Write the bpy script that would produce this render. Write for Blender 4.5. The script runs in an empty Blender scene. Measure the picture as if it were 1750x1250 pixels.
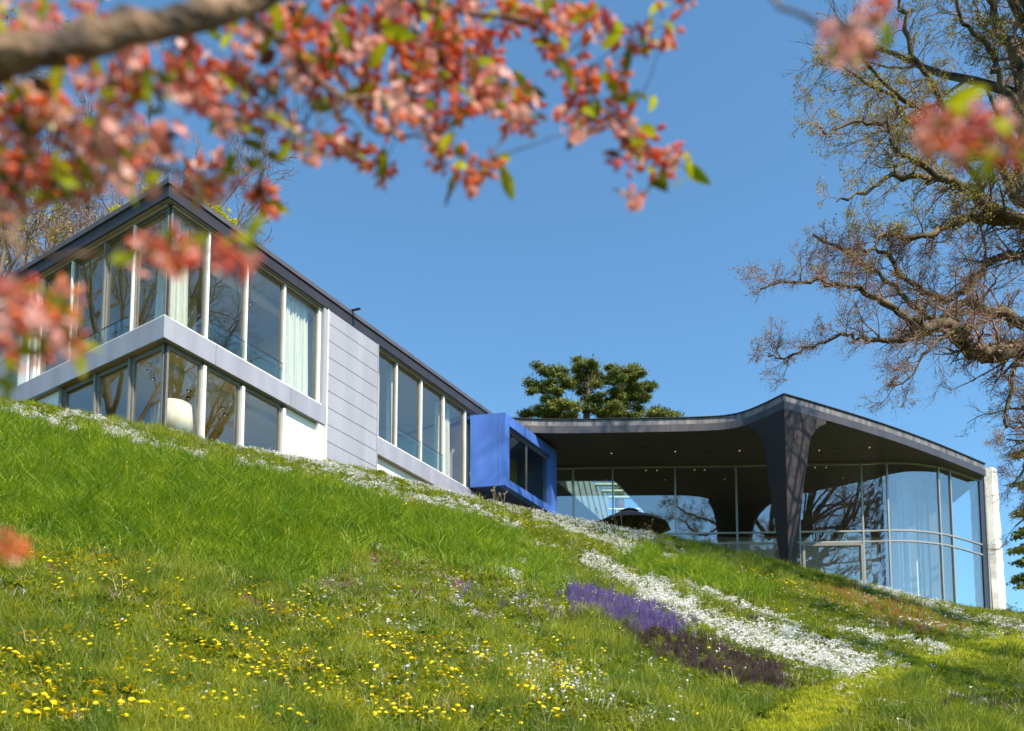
import bpy, math, random
import numpy as np
from mathutils import Vector, Matrix, noise as mnoise
from mathutils.geometry import tessellate_polygon
random.seed(7); RNG = np.random.default_rng(7)
SC = bpy.context.scene
COL = SC.collection
# ------------------------------------------------------------------ camera
F = 1492.0; CX = 875.0; CY = 1278.0
TH = math.atan((1410 - CY) / F); CT, ST = math.cos(TH), math.sin(TH)
cam = bpy.data.cameras.new('camera'); camo = bpy.data.objects.new('camera', cam); COL.objects.link(camo)
camo.location = (0, 0, 0); camo.rotation_euler = (math.pi / 2 + TH, 0, 0)
cam.sensor_width = 36; cam.lens = F / 1750 * 36; cam.shift_y = (CY - 625) / 1750
cam.clip_start = 0.05; cam.clip_end = 12000
cam.dof.use_dof = True; cam.dof.focus_distance = 11.5; cam.dof.aperture_fstop = 2.35
SC.camera = camo
# ------------------------------------------------------------------ world, sun, exposure
SUN = Vector((0.675, -0.738, 0)).normalized() * math.cos(math.radians(48)) + Vector((0, 0, math.sin(math.radians(48))))
w = bpy.data.worlds.new('World'); SC.world = w; w.use_nodes = True
nt = w.node_tree; bg = nt.nodes['Background']
sky = nt.nodes.new('ShaderNodeTexSky'); sky.sky_type = 'NISHITA'; sky.sun_disc = False
sky.sun_elevation = math.radians(48); sky.sun_rotation = math.atan2(SUN.x, SUN.y)
sky.altitude = 300; sky.air_density = 1.0; sky.dust_density = 0.3; sky.ozone_density = 2.4
tn = nt.nodes.new('ShaderNodeVectorMath'); tn.operation = 'MULTIPLY'; tn.inputs[1].default_value = (.80, 1.13, 1.17)
nt.links.new(sky.outputs[0], tn.inputs[0]); nt.links.new(tn.outputs[0], bg.inputs[0]); bg.inputs[1].default_value = 0.105
sl = bpy.data.lights.new('sun', 'SUN'); sl.energy = 4.3; sl.angle = math.radians(0.53); sl.color = (1, 0.925, 0.80)
so = bpy.data.objects.new('sun', sl); COL.objects.link(so); so.location = (40, -40, 60)
so.rotation_euler = (-SUN).to_track_quat('-Z', 'Y').to_euler()
SC.view_settings.view_transform = 'Standard'; SC.view_settings.look = 'None'
SC.view_settings.exposure = 1.0; SC.view_settings.gamma = 1; SC.view_settings.use_curve_mapping = False
SC.cycles.max_bounces = 8; SC.cycles.transparent_max_bounces = 16
# ------------------------------------------------------------------ helpers: photo pixel -> ray -> point on a real plane
def ray(px, py):
    x = (px - CX) / F; z = (CY - py) / F
    return Vector((x, CT - z * ST, ST + z * CT))
def atY(px, py, Y): r = ray(px, py); return r * (Y / r.y)
def atZ(px, py, Z): r = ray(px, py); return r * (Z / r.z)
def rel(px, py, d): return ray(px, py) * d
def proj(x, y, z):
    f = y * CT + z * ST; u = -y * ST + z * CT
    return CX + F * x / f, CY - F * u / f
# ------------------------------------------------------------------ object helpers
def tag(o, label=None, cat=None, group=None, kind=None):
    if label: o['label'] = label
    if cat: o['category'] = cat
    if group: o['group'] = group
    if kind: o['kind'] = kind
    return o
def empty(name, loc, label, cat, group=None):
    o = bpy.data.objects.new(name, None); COL.objects.link(o); o.location = loc; o.empty_display_size = .2
    return tag(o, label, cat, group)
def link(name, me, mats=None, parent=None):
    o = bpy.data.objects.new(name, me); COL.objects.link(o)
    if mats is not None:
        me.materials.clear()
        for m in (mats if isinstance(mats, (list, tuple)) else [mats]): me.materials.append(m)
    if parent is not None:
        o.parent = parent
        M = Matrix.Identity(4); p = parent
        T = Vector((0, 0, 0))
        while p is not None: T += Vector(p.location); p = p.parent
        if 'abs' not in o: o.location = -T   # meshes are written in world metres
    return o
class MB:
    def __init__(s): s.v = []; s.f = []; s.m = []; s.sm = False
    def add(s, vs, fs, m=0):
        b = len(s.v); s.v += [tuple(v) for v in vs]; s.f += [tuple(i + b for i in f) for f in fs]; s.m += [m] * len(fs); return s
    def hexa(s, p, m=0):   # 8 points: bottom 4 ccw, top 4
        return s.add(p, [(0, 3, 2, 1), (4, 5, 6, 7), (0, 1, 5, 4), (1, 2, 6, 5), (2, 3, 7, 6), (3, 0, 4, 7)], m)
    def box(s, c, d, m=0):
        x, y, z = c; a, b, e = d[0] / 2, d[1] / 2, d[2] / 2
        return s.hexa([(x-a,y-b,z-e),(x+a,y-b,z-e),(x+a,y+b,z-e),(x-a,y+b,z-e),(x-a,y-b,z+e),(x+a,y-b,z+e),(x+a,y+b,z+e),(x-a,y+b,z+e)], m)
    def prism(s, poly, z0, z1, m=0):
        n = len(poly)
        vs = [(p[0], p[1], z0) for p in poly] + [(p[0], p[1], z1) for p in poly]
        return s.add(vs, [tuple(reversed(range(n))), tuple(range(n, 2 * n))] + [(i, (i + 1) % n, n + (i + 1) % n, n + i) for i in range(n)], m)
    def bar(s, a, b, wd, m=0, sides=4):
        a = Vector(a); b = Vector(b); t = (b - a).normalized(); u = t.cross(Vector((0.13, 0.21, .97))).normalized(); v = t.cross(u)
        vs = []
        for q in (a, b):
            for i in range(sides):
                an = 2 * math.pi * (i + .5) / sides; vs.append(q + (u * math.cos(an) + v * math.sin(an)) * wd)
        return s.add(vs, [(i, (i+1) % sides, sides + (i+1) % sides, sides + i) for i in range(sides)] + [tuple(reversed(range(sides))), tuple(range(sides, 2*sides))], m)
    def disc(s, c, r, h, n=12, m=0):
        return s.prism([(c[0] + r * math.cos(2*math.pi*i/n), c[1] + r * math.sin(2*math.pi*i/n)) for i in range(n)], c[2], c[2] + h, m)
    def mesh(s, name):
        me = bpy.data.meshes.new(name); me.from_pydata(s.v, [], s.f)
        if any(s.m): me.polygons.foreach_set('material_index', s.m)
        me.validate(); me.update()
        if s.sm: me.shade_smooth()
        return me
    def build(s, name, mats, parent=None): return link(name, s.mesh(name), mats, parent)
def npmesh(name, V, Fs, smooth=False, mi=None):
    me = bpy.data.meshes.new(name); V = np.asarray(V, np.float32); Fs = np.asarray(Fs, np.int32); k = Fs.shape[1]
    me.vertices.add(len(V)); me.vertices.foreach_set('co', V.ravel())
    me.loops.add(Fs.size); me.loops.foreach_set('vertex_index', Fs.ravel())
    me.polygons.add(len(Fs)); me.polygons.foreach_set('loop_start', np.arange(0, Fs.size, k, dtype=np.int32))
    if mi is not None: me.polygons.foreach_set('material_index', np.asarray(mi, np.int32))
    me.update(calc_edges=True)
    if smooth: me.shade_smooth()
    return me
# ------------------------------------------------------------------ materials
def newmat(name):
    m = bpy.data.materials.new(name); m.use_nodes = True; n = m.node_tree; b = n.nodes['Principled BSDF']; return m, n, b
def noisy(n, src, scale, c1, c2, lo=.35, hi=.65, detail=4, obj=False, coord='Position', stretch=None):
    N = n.nodes; L = n.links
    g = N.new('ShaderNodeNewGeometry'); tx = N.new('ShaderNodeTexNoise'); tx.inputs['Scale'].default_value = scale; tx.inputs['Detail'].default_value = detail
    v = g.outputs['Position']
    if stretch:
        mp = N.new('ShaderNodeMapping'); mp.inputs['Scale'].default_value = stretch; L.new(v, mp.inputs['Vector']); v = mp.outputs[0]
    L.new(v, tx.inputs['Vector'])
    r = N.new('ShaderNodeValToRGB'); r.color_ramp.elements[0].position = lo; r.color_ramp.elements[1].position = hi
    r.color_ramp.elements[0].color = (*c1, 1); r.color_ramp.elements[1].color = (*c2, 1)
    L.new(tx.outputs['Fac'], r.inputs['Fac']); return r.outputs['Color'], tx
def mat(name, c, rough=.6, metal=0, var=.12, scale=3, bump=0, bscale=40, spec=.5, stretch=None):
    m, n, b = newmat(name)
    c1 = tuple(x * (1 - var) for x in c); c2 = tuple(min(1, x * (1 + var)) for x in c)
    col, tx = noisy(n, None, scale, c1, c2, stretch=stretch); n.links.new(col, b.inputs['Base Color'])
    b.inputs['Roughness'].default_value = rough; b.inputs['Metallic'].default_value = metal; b.inputs['Specular IOR Level'].default_value = spec
    if bump:
        t2 = n.nodes.new('ShaderNodeTexNoise'); t2.inputs['Scale'].default_value = bscale; g = n.nodes.new('ShaderNodeNewGeometry'); n.links.new(g.outputs['Position'], t2.inputs['Vector'])
        bp = n.nodes.new('ShaderNodeBump'); bp.inputs['Strength'].default_value = bump; bp.inputs['Distance'].default_value = .02
        n.links.new(t2.outputs['Fac'], bp.inputs['Height']); n.links.new(bp.outputs[0], b.inputs['Normal'])
    return m
def leafmat(name, c1, c2, trans=.35, scale=.6, rnd=.35, c3=None, rough=.6):
    """thin leaf or petal: diffuse + translucent + a little sheen, hue varying by place and by instance"""
    m = bpy.data.materials.new(name); m.use_nodes = True; n = m.node_tree; N = n.nodes; L = n.links
    N.remove(N['Principled BSDF']); out = N['Material Output']
    col, tx = noisy(n, None, scale, c1, c2, .38, .62)
    oi = N.new('ShaderNodeObjectInfo')
    mx = N.new('ShaderNodeMix'); mx.data_type = 'RGBA'; mx.blend_type = 'MIX'
    mr = N.new('ShaderNodeMapRange'); mr.inputs['To Min'].default_value = 0; mr.inputs['To Max'].default_value = rnd * 2
    L.new(oi.outputs['Random'], mr.inputs['Value']); L.new(mr.outputs[0], mx.inputs['Factor'])
    L.new(col, mx.inputs['A']); mx.inputs['B'].default_value = (*(c3 or tuple(x * .6 for x in c1)), 1)
    d = N.new('ShaderNodeBsdfDiffuse'); t = N.new('ShaderNodeBsdfTranslucent'); ms = N.new('ShaderNodeMixShader'); ms.inputs[0].default_value = trans
    g = N.new('ShaderNodeBsdfGlossy'); g.inputs['Roughness'].default_value = rough; g.inputs['Color'].default_value = (.9, .9, .9, 1)
    m2 = N.new('ShaderNodeMixShader'); m2.inputs[0].default_value = .022
    L.new(mx.outputs['Result'], d.inputs['Color']); L.new(mx.outputs['Result'], t.inputs['Color'])
    L.new(d.outputs[0], ms.inputs[1]); L.new(t.outputs[0], ms.inputs[2]); L.new(ms.outputs[0], m2.inputs[1]); L.new(g.outputs[0], m2.inputs[2])
    L.new(m2.outputs[0], out.inputs['Surface']); return m
def glassmat(name, refl, tint, wav=.0):
    m = bpy.data.materials.new(name); m.use_nodes = True; n = m.node_tree; N = n.nodes; L = n.links
    N.remove(N['Principled BSDF']); out = N['Material Output']
    tr = N.new('ShaderNodeBsdfTransparent'); tr.inputs['Color'].default_value = (*tint, 1)
    gl = N.new('ShaderNodeBsdfGlossy'); gl.inputs['Roughness'].default_value = 0.0; gl.inputs['Color'].default_value = (.88, .84, .81, 1)
    fr = N.new('ShaderNodeLayerWeight'); fr.inputs['Blend'].default_value = .5
    pw = N.new('ShaderNodeMath'); pw.operation = 'POWER'; pw.inputs[1].default_value = 4.0; L.new(fr.outputs['Facing'], pw.inputs[0])
    mr = N.new('ShaderNodeMapRange'); mr.inputs['To Min'].default_value = refl; mr.inputs['To Max'].default_value = 1
    L.new(pw.outputs[0], mr.inputs['Value'])
    if wav:
        tx = N.new('ShaderNodeTexNoise'); tx.inputs['Scale'].default_value = .8; g = N.new('ShaderNodeNewGeometry'); L.new(g.outputs['Position'], tx.inputs['Vector'])
        bp = N.new('ShaderNodeBump'); bp.inputs['Strength'].default_value = wav; bp.inputs['Distance'].default_value = .02
        L.new(tx.outputs['Fac'], bp.inputs['Height']); L.new(bp.outputs[0], gl.inputs['Normal'])
    ms = N.new('ShaderNodeMixShader'); L.new(mr.outputs[0], ms.inputs[0]); L.new(tr.outputs[0], ms.inputs[1]); L.new(gl.outputs[0], ms.inputs[2])
    L.new(ms.outputs[0], out.inputs['Surface']); return m
def emat(name, c, e):
    m, n, b = newmat(name); b.inputs['Base Color'].default_value = (*c, 1); b.inputs['Emission Color'].default_value = (*c, 1); b.inputs['Emission Strength'].default_value = e; return m
M = {}
M['cap'] = mat('roof_cap_metal', (.12, .105, .115), .42, .35, .12, 2)
M['fascia'] = mat('dark_fascia_metal', (.042, .037, .044), .42, .3, .10, 1.5)
M['slab'] = mat('light_grey_aluminium_panel', (.33, .32, .36), .40, .2, .10, 1.6, .05, 90, .5, (1, 1, .14))
M['clad'] = mat('lilac_grey_cladding', (.335, .325, .36), .45, .15, .09, 1.5, .04, 60, .5, (1, 1, .16))
M['soffit'] = mat('warm_soffit', (.30, .22, .15), .5, 0, .1, 3)
M['frame'] = mat('bronze_window_frame', (.20, .19, .17), .4, .3, .06, 5)
M['white'] = mat('cream_white_paint', (.80, .77, .70), .45, 0, .03, 5)
M['plaster'] = mat('white_render_wall', (.82, .81, .79), .8, 0, .03, 2, .08, 120)
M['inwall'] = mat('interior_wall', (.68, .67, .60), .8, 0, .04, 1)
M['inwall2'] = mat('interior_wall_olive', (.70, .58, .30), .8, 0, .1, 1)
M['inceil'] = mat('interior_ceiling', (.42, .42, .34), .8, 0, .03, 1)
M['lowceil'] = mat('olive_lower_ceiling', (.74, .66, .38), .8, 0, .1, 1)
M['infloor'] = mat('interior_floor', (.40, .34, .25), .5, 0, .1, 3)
M['curtain'] = mat('white_curtain_cloth', (.70, .745, .72), .85, 0, .03, 6, .05, 60)
M['blue'] = mat('blue_lacquered_panel', (.062, .145, .46), .42, 0, .2, 1.3, .03, 40, .5, (1, 1, .2))
M['pfascia'] = mat('pavilion_zinc_fascia', (.072, .063, .068), .42, .35, .16, 1.6, 0, 40, .5, (1, 1, .3))
M['pcap'] = mat('weathered_zinc_flashing', (.165, .145, .142), .5, .3, .42, 4, .1, 30, .5, (1, 1, .25))
M['pdark'] = mat('dark_column_cladding', (.036, .026, .025), .6, 0.0, .12, 1.0, 0, 40, .22, (1, 1, .5))
M['psoffit'] = mat('dark_brown_soffit_boards', (.066, .046, .035), .55, 0, .22, 2.2, 0, 40, .4, (.25, 3, 1))
M['pframe'] = mat('grey_steel_mullion', (.36, .34, .30), .35, .45, .06, 4)
M['concrete'] = mat('rough_pale_concrete', (.66, .61, .54), .9, 0, .18, 1.6, .5, 26)
M['glass'] = glassmat('window_glass', .12, (.965, .965, .935))
M['pglass'] = glassmat('pavilion_glass', .21, (.90, .95, .96), .003)
M['rail'] = glassmat('balustrade_glass', .06, (.88, .95, .93))
M['cloth'] = mat('dark_parasol_cloth', (.075, .058, .052), .85, 0, .08, 4)
M['black'] = mat('black_metal', (.03, .03, .03), .4, .2, .1, 4)
M['shade'] = mat('cream_lamp_shade', (.90, .84, .70), .8, 0, .02, 4)
M['light'] = emat('downlight_glow', (1, .72, .40), .3)
M['bark'] = mat('oak_bark', (.085, .058, .028), .9, 0, .75, 3.2, .9, 14)
M['bark2'] = mat('grey_bark', (.13, .105, .085), .9, 0, .3, 3)
M['twig'] = mat('reddish_twigs', (.20, .115, .07), .8, 0, .35, .9)
M['crbark'] = mat('crabapple_bark', (.15, .085, .045), .85, 0, .8, 18, .8, 45)
# ------------------------------------------------------------------ terrain
CREST = [(-400,640,28),(-150,660,25.5),(0,682,24.3),(84,695,23.6),(180,716,22.5),(280,740,21.6),(400,763,23.2),(555,789,26.3),(645,808,28.5),(803,849,31.5),(950,881,33.2),(1130,915,34.5),(1340,965,34.8),(1500,1003,37.3),(1600,1027,39.3),(1690,1044,40.6),(1760,1050,41.2),(1900,1062,42),(2200,1080,42)]
NEAR = [(-400,5.0),(0,5.4),(400,5.8),(875,6.3),(1300,7.2),(1750,8.5),(2200,9.5)]
_cu, _cd, _cz = [], [], []
for px, py, D in CREST:
    r = ray(px, py); _cu.append(r.x / r.y); _cd.append(D); _cz.append(D * r.z / r.y)
_nu, _nd, _nz = [], [], []
for px, D in NEAR:
    r = ray(px, 1250); _nu.append(r.x / r.y); _nd.append(D); _nz.append(D * r.z / r.y)
def sstep(t): t = np.clip(t, 0, 1); return t * t * (3 - 2 * t)
def ground(x, y):
    x = np.asarray(x, float); y = np.asarray(y, float)
    ys = np.maximum(y, .6); u = np.clip(x / ys, -1.0, .95)
    dc = np.interp(u, _cu, _cd); zc = np.interp(u, _cu, _cz); dn = np.interp(u, _nu, _nd); zn = np.interp(u, _nu, _nz)
    s = (zc - zn) / (dc - dn)
    z = zn + s * (y - dn)
    und = .10 * np.sin(x * .55 + y * .21) * np.sin(y * .43 - x * .1) + .05 * np.sin(x * 1.3 + 1) * np.sin(y * 1.1) + .02 * np.sin(x * 3.1) * np.sin(y * 2.7 + x)
    z = z + und * sstep((dc - y) / 5) * sstep((y - 3) / 4)
    zb = zc + (10.35 - zc) * sstep((y - dc) / 4.5) + .0 * y
    z = np.where(y > dc, zb, z)
    z = np.maximum(z, -1.6)
    k = sstep((y - 2.0) / 2.0)
    z = -1.6 * (1 - k) + z * k
    fade = sstep((np.abs(x) - 60) / 80) * 0
    return z
def gh(x, y): return float(ground(x, y))
def axis(lo, hi, st, far):
    a = list(np.arange(lo, hi + 1e-6, st)); g = st
    while a[-1] < far: g *= 1.35; a.append(a[-1] + g)
    g = st
    while a[0] > -far: g *= 1.35; a.insert(0, a[0] - g)
    return np.array(a)
gx = axis(-22, 30, .25, 4000); gy = axis(0, 52, .25, 5000)
X, Y = np.meshgrid(gx, gy); Z = ground(X, Y)
V = np.stack([X.ravel(), Y.ravel(), Z.ravel()], 1); nx = len(gx); ny = len(gy)
I = (np.arange(ny - 1)[:, None] * nx + np.arange(nx - 1)[None]).ravel()
M['soil'] = leafmat('turf_soil', (.035, .045, .008), (.07, .085, .012), 0, .7, 0)
g0 = link('ground', npmesh('ground', V, np.stack([I, I + 1, I + nx + 1, I + nx], 1), True), M['soil'])
tag(g0, 'steep grassy hillside rising to the villa', None, None, 'structure')
def hit(px, py):
    """ground points seen at photo pixels (vectorised march)"""
    px = np.asarray(px, float); py = np.asarray(py, float)
    rx = (px - CX) / F; rz = (CY - py) / F; dx = rx; dy = CT - rz * ST; dz = ST + rz * CT
    ux = dx / dy; uz = dz / dy
    best = np.full(px.shape, np.nan); prev = np.full(px.shape, -1.0)
    for d in np.geomspace(4.6, 46, 240):
        f = ground(ux * d, d * np.ones_like(ux)) - uz * d
        new = np.isnan(best) & (f >= 0); best[new] = d; 
    lo = best / 1.0097; hi = best.copy()
    for _ in range(8):
        mid = (lo + hi) / 2; f = ground(ux * mid, mid) - uz * mid; hi = np.where(f >= 0, mid, hi); lo = np.where(f >= 0, lo, mid)
    d = hi; return np.stack([ux * d, d, uz * d], 1), ~np.isnan(d)
# ------------------------------------------------------------------ the house wing: frames of its two facades
C0 = atY(281, 540, 23.0); C0.z = 0
_r = ray(1808, 1410); dR = Vector((_r.x, _r.y, 0)).normalized(); nR = Vector((dR.y, -dR.x, 0))
dL = Vector((-dR.y, dR.x, 0)); nL = -dR
def PR(t, o, z): v = C0 + dR * t + nR * o; return (v.x, v.y, z)
def PL(t, o, z): v = C0 + dL * t + nL * o; return (v.x, v.y, z)
def slabbox(mb, P, t0, t1, o0, o1, z0, z1, m=0):
    p = [P(t0, o1, z0), P(t1, o1, z0), P(t1, o0, z0), P(t0, o0, z0), P(t0, o1, z1), P(t1, o1, z1), P(t1, o0, z1), P(t0, o0, z1)]
    if P is PL: p = [p[1], p[0], p[3], p[2], p[5], p[4], p[7], p[6]]
    return mb.hexa(p, m)
def pbox(name, P, t0, t1, o0, o1, z0, z1, m, parent): return slabbox(MB(), P, t0, t1, o0, o1, z0, z1).build(name, m, parent)
house = empty('house_wing', tuple(C0.xy) + (gh(C0.x, C0.y),), 'two-storey grey flat-roofed villa wing with glass corner, left of the blue box', 'house')
def tR(px, py): # facade parameter from a photo pixel
    r = ray(px, py); k = (nR.x * C0.x + nR.y * C0.y) / (nR.x * r.x + nR.y * r.y); v = r * k; return (v.x - C0.x) * dR.x + (v.y - C0.y) * dR.y
# roof: core, cap flashing, fascia panels
pbox('roof', PR, 0.03, 16.6, -8.0, -.03, 17.56, 17.98, M['fascia'], house)
def panels(P, cuts, o0, o1, z0, z1, m, name, gap=.006, proud_corner=True):
    for a, b in zip(cuts[:-1], cuts[1:]):
        pbox(name, P, a + (gap if a > .2 else 0), b - gap, o0, o1, z0, z1, m, house)
panels(PR, [-.02, 4.93, 6.42, 9.6, 12.4, 15.1, 16.7], -.028, .02, 17.53, 17.865, M['fascia'], 'fascia_panel')
panels(PL, [.03, 2.9, 5.6, 8.0], -.028, .02, 17.53, 17.865, M['fascia'], 'fascia_panel')
panels(PR, [-.07, 5.7, 11.2, 16.75], -.4, .07, 17.885, 18.03, M['cap'], 'roof_edge_cap')
panels(PL, [.41, 3.4, 8.05], -.4, .07, 17.885, 18.03, M['cap'], 'roof_edge_cap')
# soffits with the blind track line
pbox('soffit', PR, .03, 16.5, -.5, -.03, 17.505, 17.527, M['frame'], house)
pbox('soffit', PL, .51, 7.9, -.5, -.03, 17.505, 17.527, M['soffit'], house)
pbox('blind_track', PR, .25, 6.0, -.17, -.12, 17.44, 17.50, M['soffit'], house)
pbox('blind_track', PL, .25, 6.8, -.17, -.12, 17.44, 17.50, M['soffit'], house)
pbox('blind_track', PR, 9.0, 14.7, -.17, -.12, 17.44, 17.50, M['soffit'], house)
# intermediate slab
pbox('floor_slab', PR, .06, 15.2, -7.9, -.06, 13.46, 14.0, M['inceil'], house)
panels(PR, [0.0, 1.76, 4.72, 6.29], -.055, 0, 13.42, 14.045, M['slab'], 'spandrel_panel')
panels(PR, [8.93, 12.0, 15.4], -.055, 0, 13.42, 14.045, M['slab'], 'spandrel_panel')
panels(PL, [0.056, 2.06, 5.55, 8.1], -.055, 0, 13.42, 14.045, M['slab'], 'spandrel_panel')
pbox('slab_soffit', PR, .06, 6.3, -.45, -.058, 13.425, 13.457, M['frame'], house)
pbox('slab_soffit', PR, 8.93, 15.2, -.45, -.058, 13.425, 13.457, M['soffit'], house)
pbox('slab_soffit', PL, .46, 7.9, -.45, -.058, 13.425, 13.457, M['soffit'], house)
def window(P, t0, t1, z0, z1, o, jl=.05, jr=.05, head=.09, sill=.05, deep=.09, fm='frame', post=None):
    """one bay: dark frame, a pale sunlit post at its left when asked, glass"""
    mb = MB()
    slabbox(mb, P, t0, t1, o - deep / 2, o + deep / 2, z1 - head, z1)
    slabbox(mb, P, t0, t1, o - deep / 2, o + deep / 2, z0, z0 + sill)
    slabbox(mb, P, t0, t0 + jl, o - deep / 2, o + deep / 2, z0 + sill, z1 - head)
    slabbox(mb, P, t1 - jr, t1, o - deep / 2, o + deep / 2, z0 + sill, z1 - head)
    f = mb.build('window', M[fm], house)
    q = [P(t0 + jl, o, z0 + sill), P(t1 - jr, o, z0 + sill), P(t1 - jr, o, z1 - head), P(t0 + jl, o, z1 - head)]
    g = MB(); n = (nR if P is PR else nL) * .012
    g.hexa([q[0], q[1], tuple(Vector(q[1]) - n), tuple(Vector(q[0]) - n), q[3], q[2], tuple(Vector(q[2]) - n), tuple(Vector(q[3]) - n)])
    pn = g.build('pane', M['glass'], None); pn.parent = f
    pn.location = (0, 0, 0)
    return f
GO = -.24
def post(P, t, z0, z1, wd=.085, o0=GO - .04, o1=-.13, m='white'): pbox('mullion', P, t - wd / 2, t + wd / 2, o0, o1, z0, z1, M[m], house)
UZ0, UZ1 = 14.09, 17.50
for a, b in [(.26, 1.48), (1.56, 2.92), (3.0, 4.46), (4.54, 6.02)]: window(PR, a, b, UZ0, UZ1, GO)
for a, b in [(8.97, 10.14), (10.2, 11.62), (11.74, 13.1), (13.2, 14.62)]: window(PR, a, b, UZ0, UZ1, GO, sill=.03)
for t in (1.52, 2.96, 4.5, 6.07): post(PR, t, 14.05, 17.5, .065 if t < 6 else .10)
for t in (10.17, 11.68, 13.15, 14.68): post(PR, t, 14.05, 17.5, .08 if t != 10.17 else .05)
for a, b in [(.26, 1.70), (1.78, 3.12), (3.2, 4.80), (4.88, 6.45)]: window(PL, a, b, UZ0, UZ1, GO)
for t in (1.74, 4.84, 6.52): post(PL, t, 14.05, 17.5, .06)
post(PL, 3.16, 14.05, 17.5, .08, m='frame')
post(PR, .24, 14.05, 17.5, .035, GO - .03, GO + .015, 'black')
for P, a, b in ((PR, 0.01, 6.28), (PR, 8.93, 14.8), (PL, 0.02, 6.6)): pbox('sill', P, a, b, -.27, -.02, 14.047, 14.085, M['white'], house)
# lower storey
LZ0, LZ1 = 9.6, 13.42
for a, b in [(.28, 1.44), (1.52, 2.86), (2.94, 4.5)]: window(PR, a, b, LZ0, LZ1, -.26, jl=.07, jr=.07, head=.12)
for t in (1.48, 2.90, 4.56): post(PR, t, LZ0, 13.30, .1, -.3, -.1)
for a, b in [(.28, 1.71), (1.79, 3.38), (3.46, 5.1)]: window(PL, a, b, LZ0, LZ1, -.26, jl=.09, jr=.09, head=.14)
for t in (1.75, 3.42): post(PL, t, LZ0, 13.40, .08, -.3, -.14, 'frame')
post(PL, 5.16, LZ0, 13.42, .12, -.34, -.12, 'frame')
post(PR, .26, LZ0, 13.42, .05, -.29, -.235, 'black')
pbox('wall', PR, 4.66, 6.28, -.5, -.22, 9.6, 13.42, M['plaster'], house)
pbox('wall_edge_post', PR, 4.62, 4.66, -.3, -.18, 9.6, 13.42, M['black'], house)
pbox('wall', PR, 8.95, 15.3, -.5, -.22, 9.6, 13.42, M['plaster'], house)
pbox('wall', PL, 5.24, 7.95, -.5, -.2, 9.6, 13.42, M['plaster'], house)
pbox('pier', PR, 6.0, 6.28, -.28, -.05, 9.6, 13.42, M['white'], house)
# pale reveal between the glass and the cladding
pbox('pier', PR, 6.13, 6.30, -.4, -.005, 14.05, 17.50, M['clad'], house)
# cladding planks
zs = [17.525] + [17.03 - .593 * i for i in range(13)]
for i in range(13):
    pbox('cladding_plank', PR, 6.345, 8.875, -.04, .015, zs[i + 1] + .012, zs[i] - .012, M['clad'], house)
pbox('cladding_backing', PR, 6.32, 8.9, -.45, -.042, 9.6, 17.5, M['black'], house)
pbox('edge_trim', PR, 6.305, 6.343, -.12, .03, 9.6, 17.525, M['white'], house)
pbox('edge_trim', PR, 8.877, 8.925, -.12, .03, 9.6, 17.525, M['slab'], house)
# white end wall of the left facade and grey planks beyond
pbox('end_pier', PL, 6.95, 7.45, -.35, -.03, 14.05, 17.5, M['plaster'], house)
pbox('end_pier', PL, 6.62, 6.78, -.35, -.06, 14.05, 17.5, M['white'], house)
for i in range(9): pbox('cladding_plank', PL, 7.47, 9.6, -.75, -.4, 17.4 - .62 * (i + 1) + .012, 17.4 - .62 * i - .012, M['clad'], house)
# balustrades
def balu(P, a, b, ztop, o=-.1):
    pn = pbox('balustrade_glass', P, a, b, o, o + .014, 14.0, ztop, M['rail'], house)
    r = pbox('balustrade_rail', P, a, b, o - .004, o + .02, ztop + .001, ztop + .018, M['black'], house)
balu(PR, 1.57, 2.91, 14.70); balu(PR, 3.01, 4.45, 14.72); balu(PL, 1.79, 3.1, 14.62); balu(PL, 3.22, 4.79, 14.62)
balu(PR, 10.21, 11.62, 14.86); balu(PR, 11.74, 13.09, 14.86)
# interiors
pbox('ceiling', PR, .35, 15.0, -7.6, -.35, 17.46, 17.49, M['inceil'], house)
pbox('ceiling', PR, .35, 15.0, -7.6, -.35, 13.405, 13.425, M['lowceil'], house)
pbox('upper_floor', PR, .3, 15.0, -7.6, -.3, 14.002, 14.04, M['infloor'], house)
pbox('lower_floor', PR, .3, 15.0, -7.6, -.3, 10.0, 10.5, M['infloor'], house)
pbox('interior_wall', PR, 0.2, 15.3, -7.85, -7.65, 9.6, 17.5, M['inwall2'], house)
pbox('interior_wall', PR, 6.42, 6.6, -7.6, -.5, 9.6, 17.45, M['inwall'], house)
pbox('interior_wall', PR, 3.35, 3.5, -7.6, -3.2, 14.04, 17.45, M['inwall'], house)
pbox('interior_wall', PR, 2.2, 6.4, -3.6, -3.45, 10.5, 13.40, M['inwall2'], house)
pbox('interior_wall', PR, 8.98, 15.2, -4.4, -4.2, 14.04, 17.45, M['inwall'], house)
pbox('interior_wall', PR, 15.15, 15.3, -7.6, -.35, 9.6, 17.45, M['inwall'], house)
pbox('interior_wall', PR, 8.75, 8.9, -7.6, -.5, 9.6, 17.45, M['inwall'], house)
pbox('ceiling_beam', PR, 0.6, 6.3, -1.5, -1.15, 17.28, 17.45, M['inwall'], house)
pbox('ceiling_beam', PR, 0.6, 6.3, -1.4, -1.0, 13.20, 13.40, M['inwall'], house)
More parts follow.
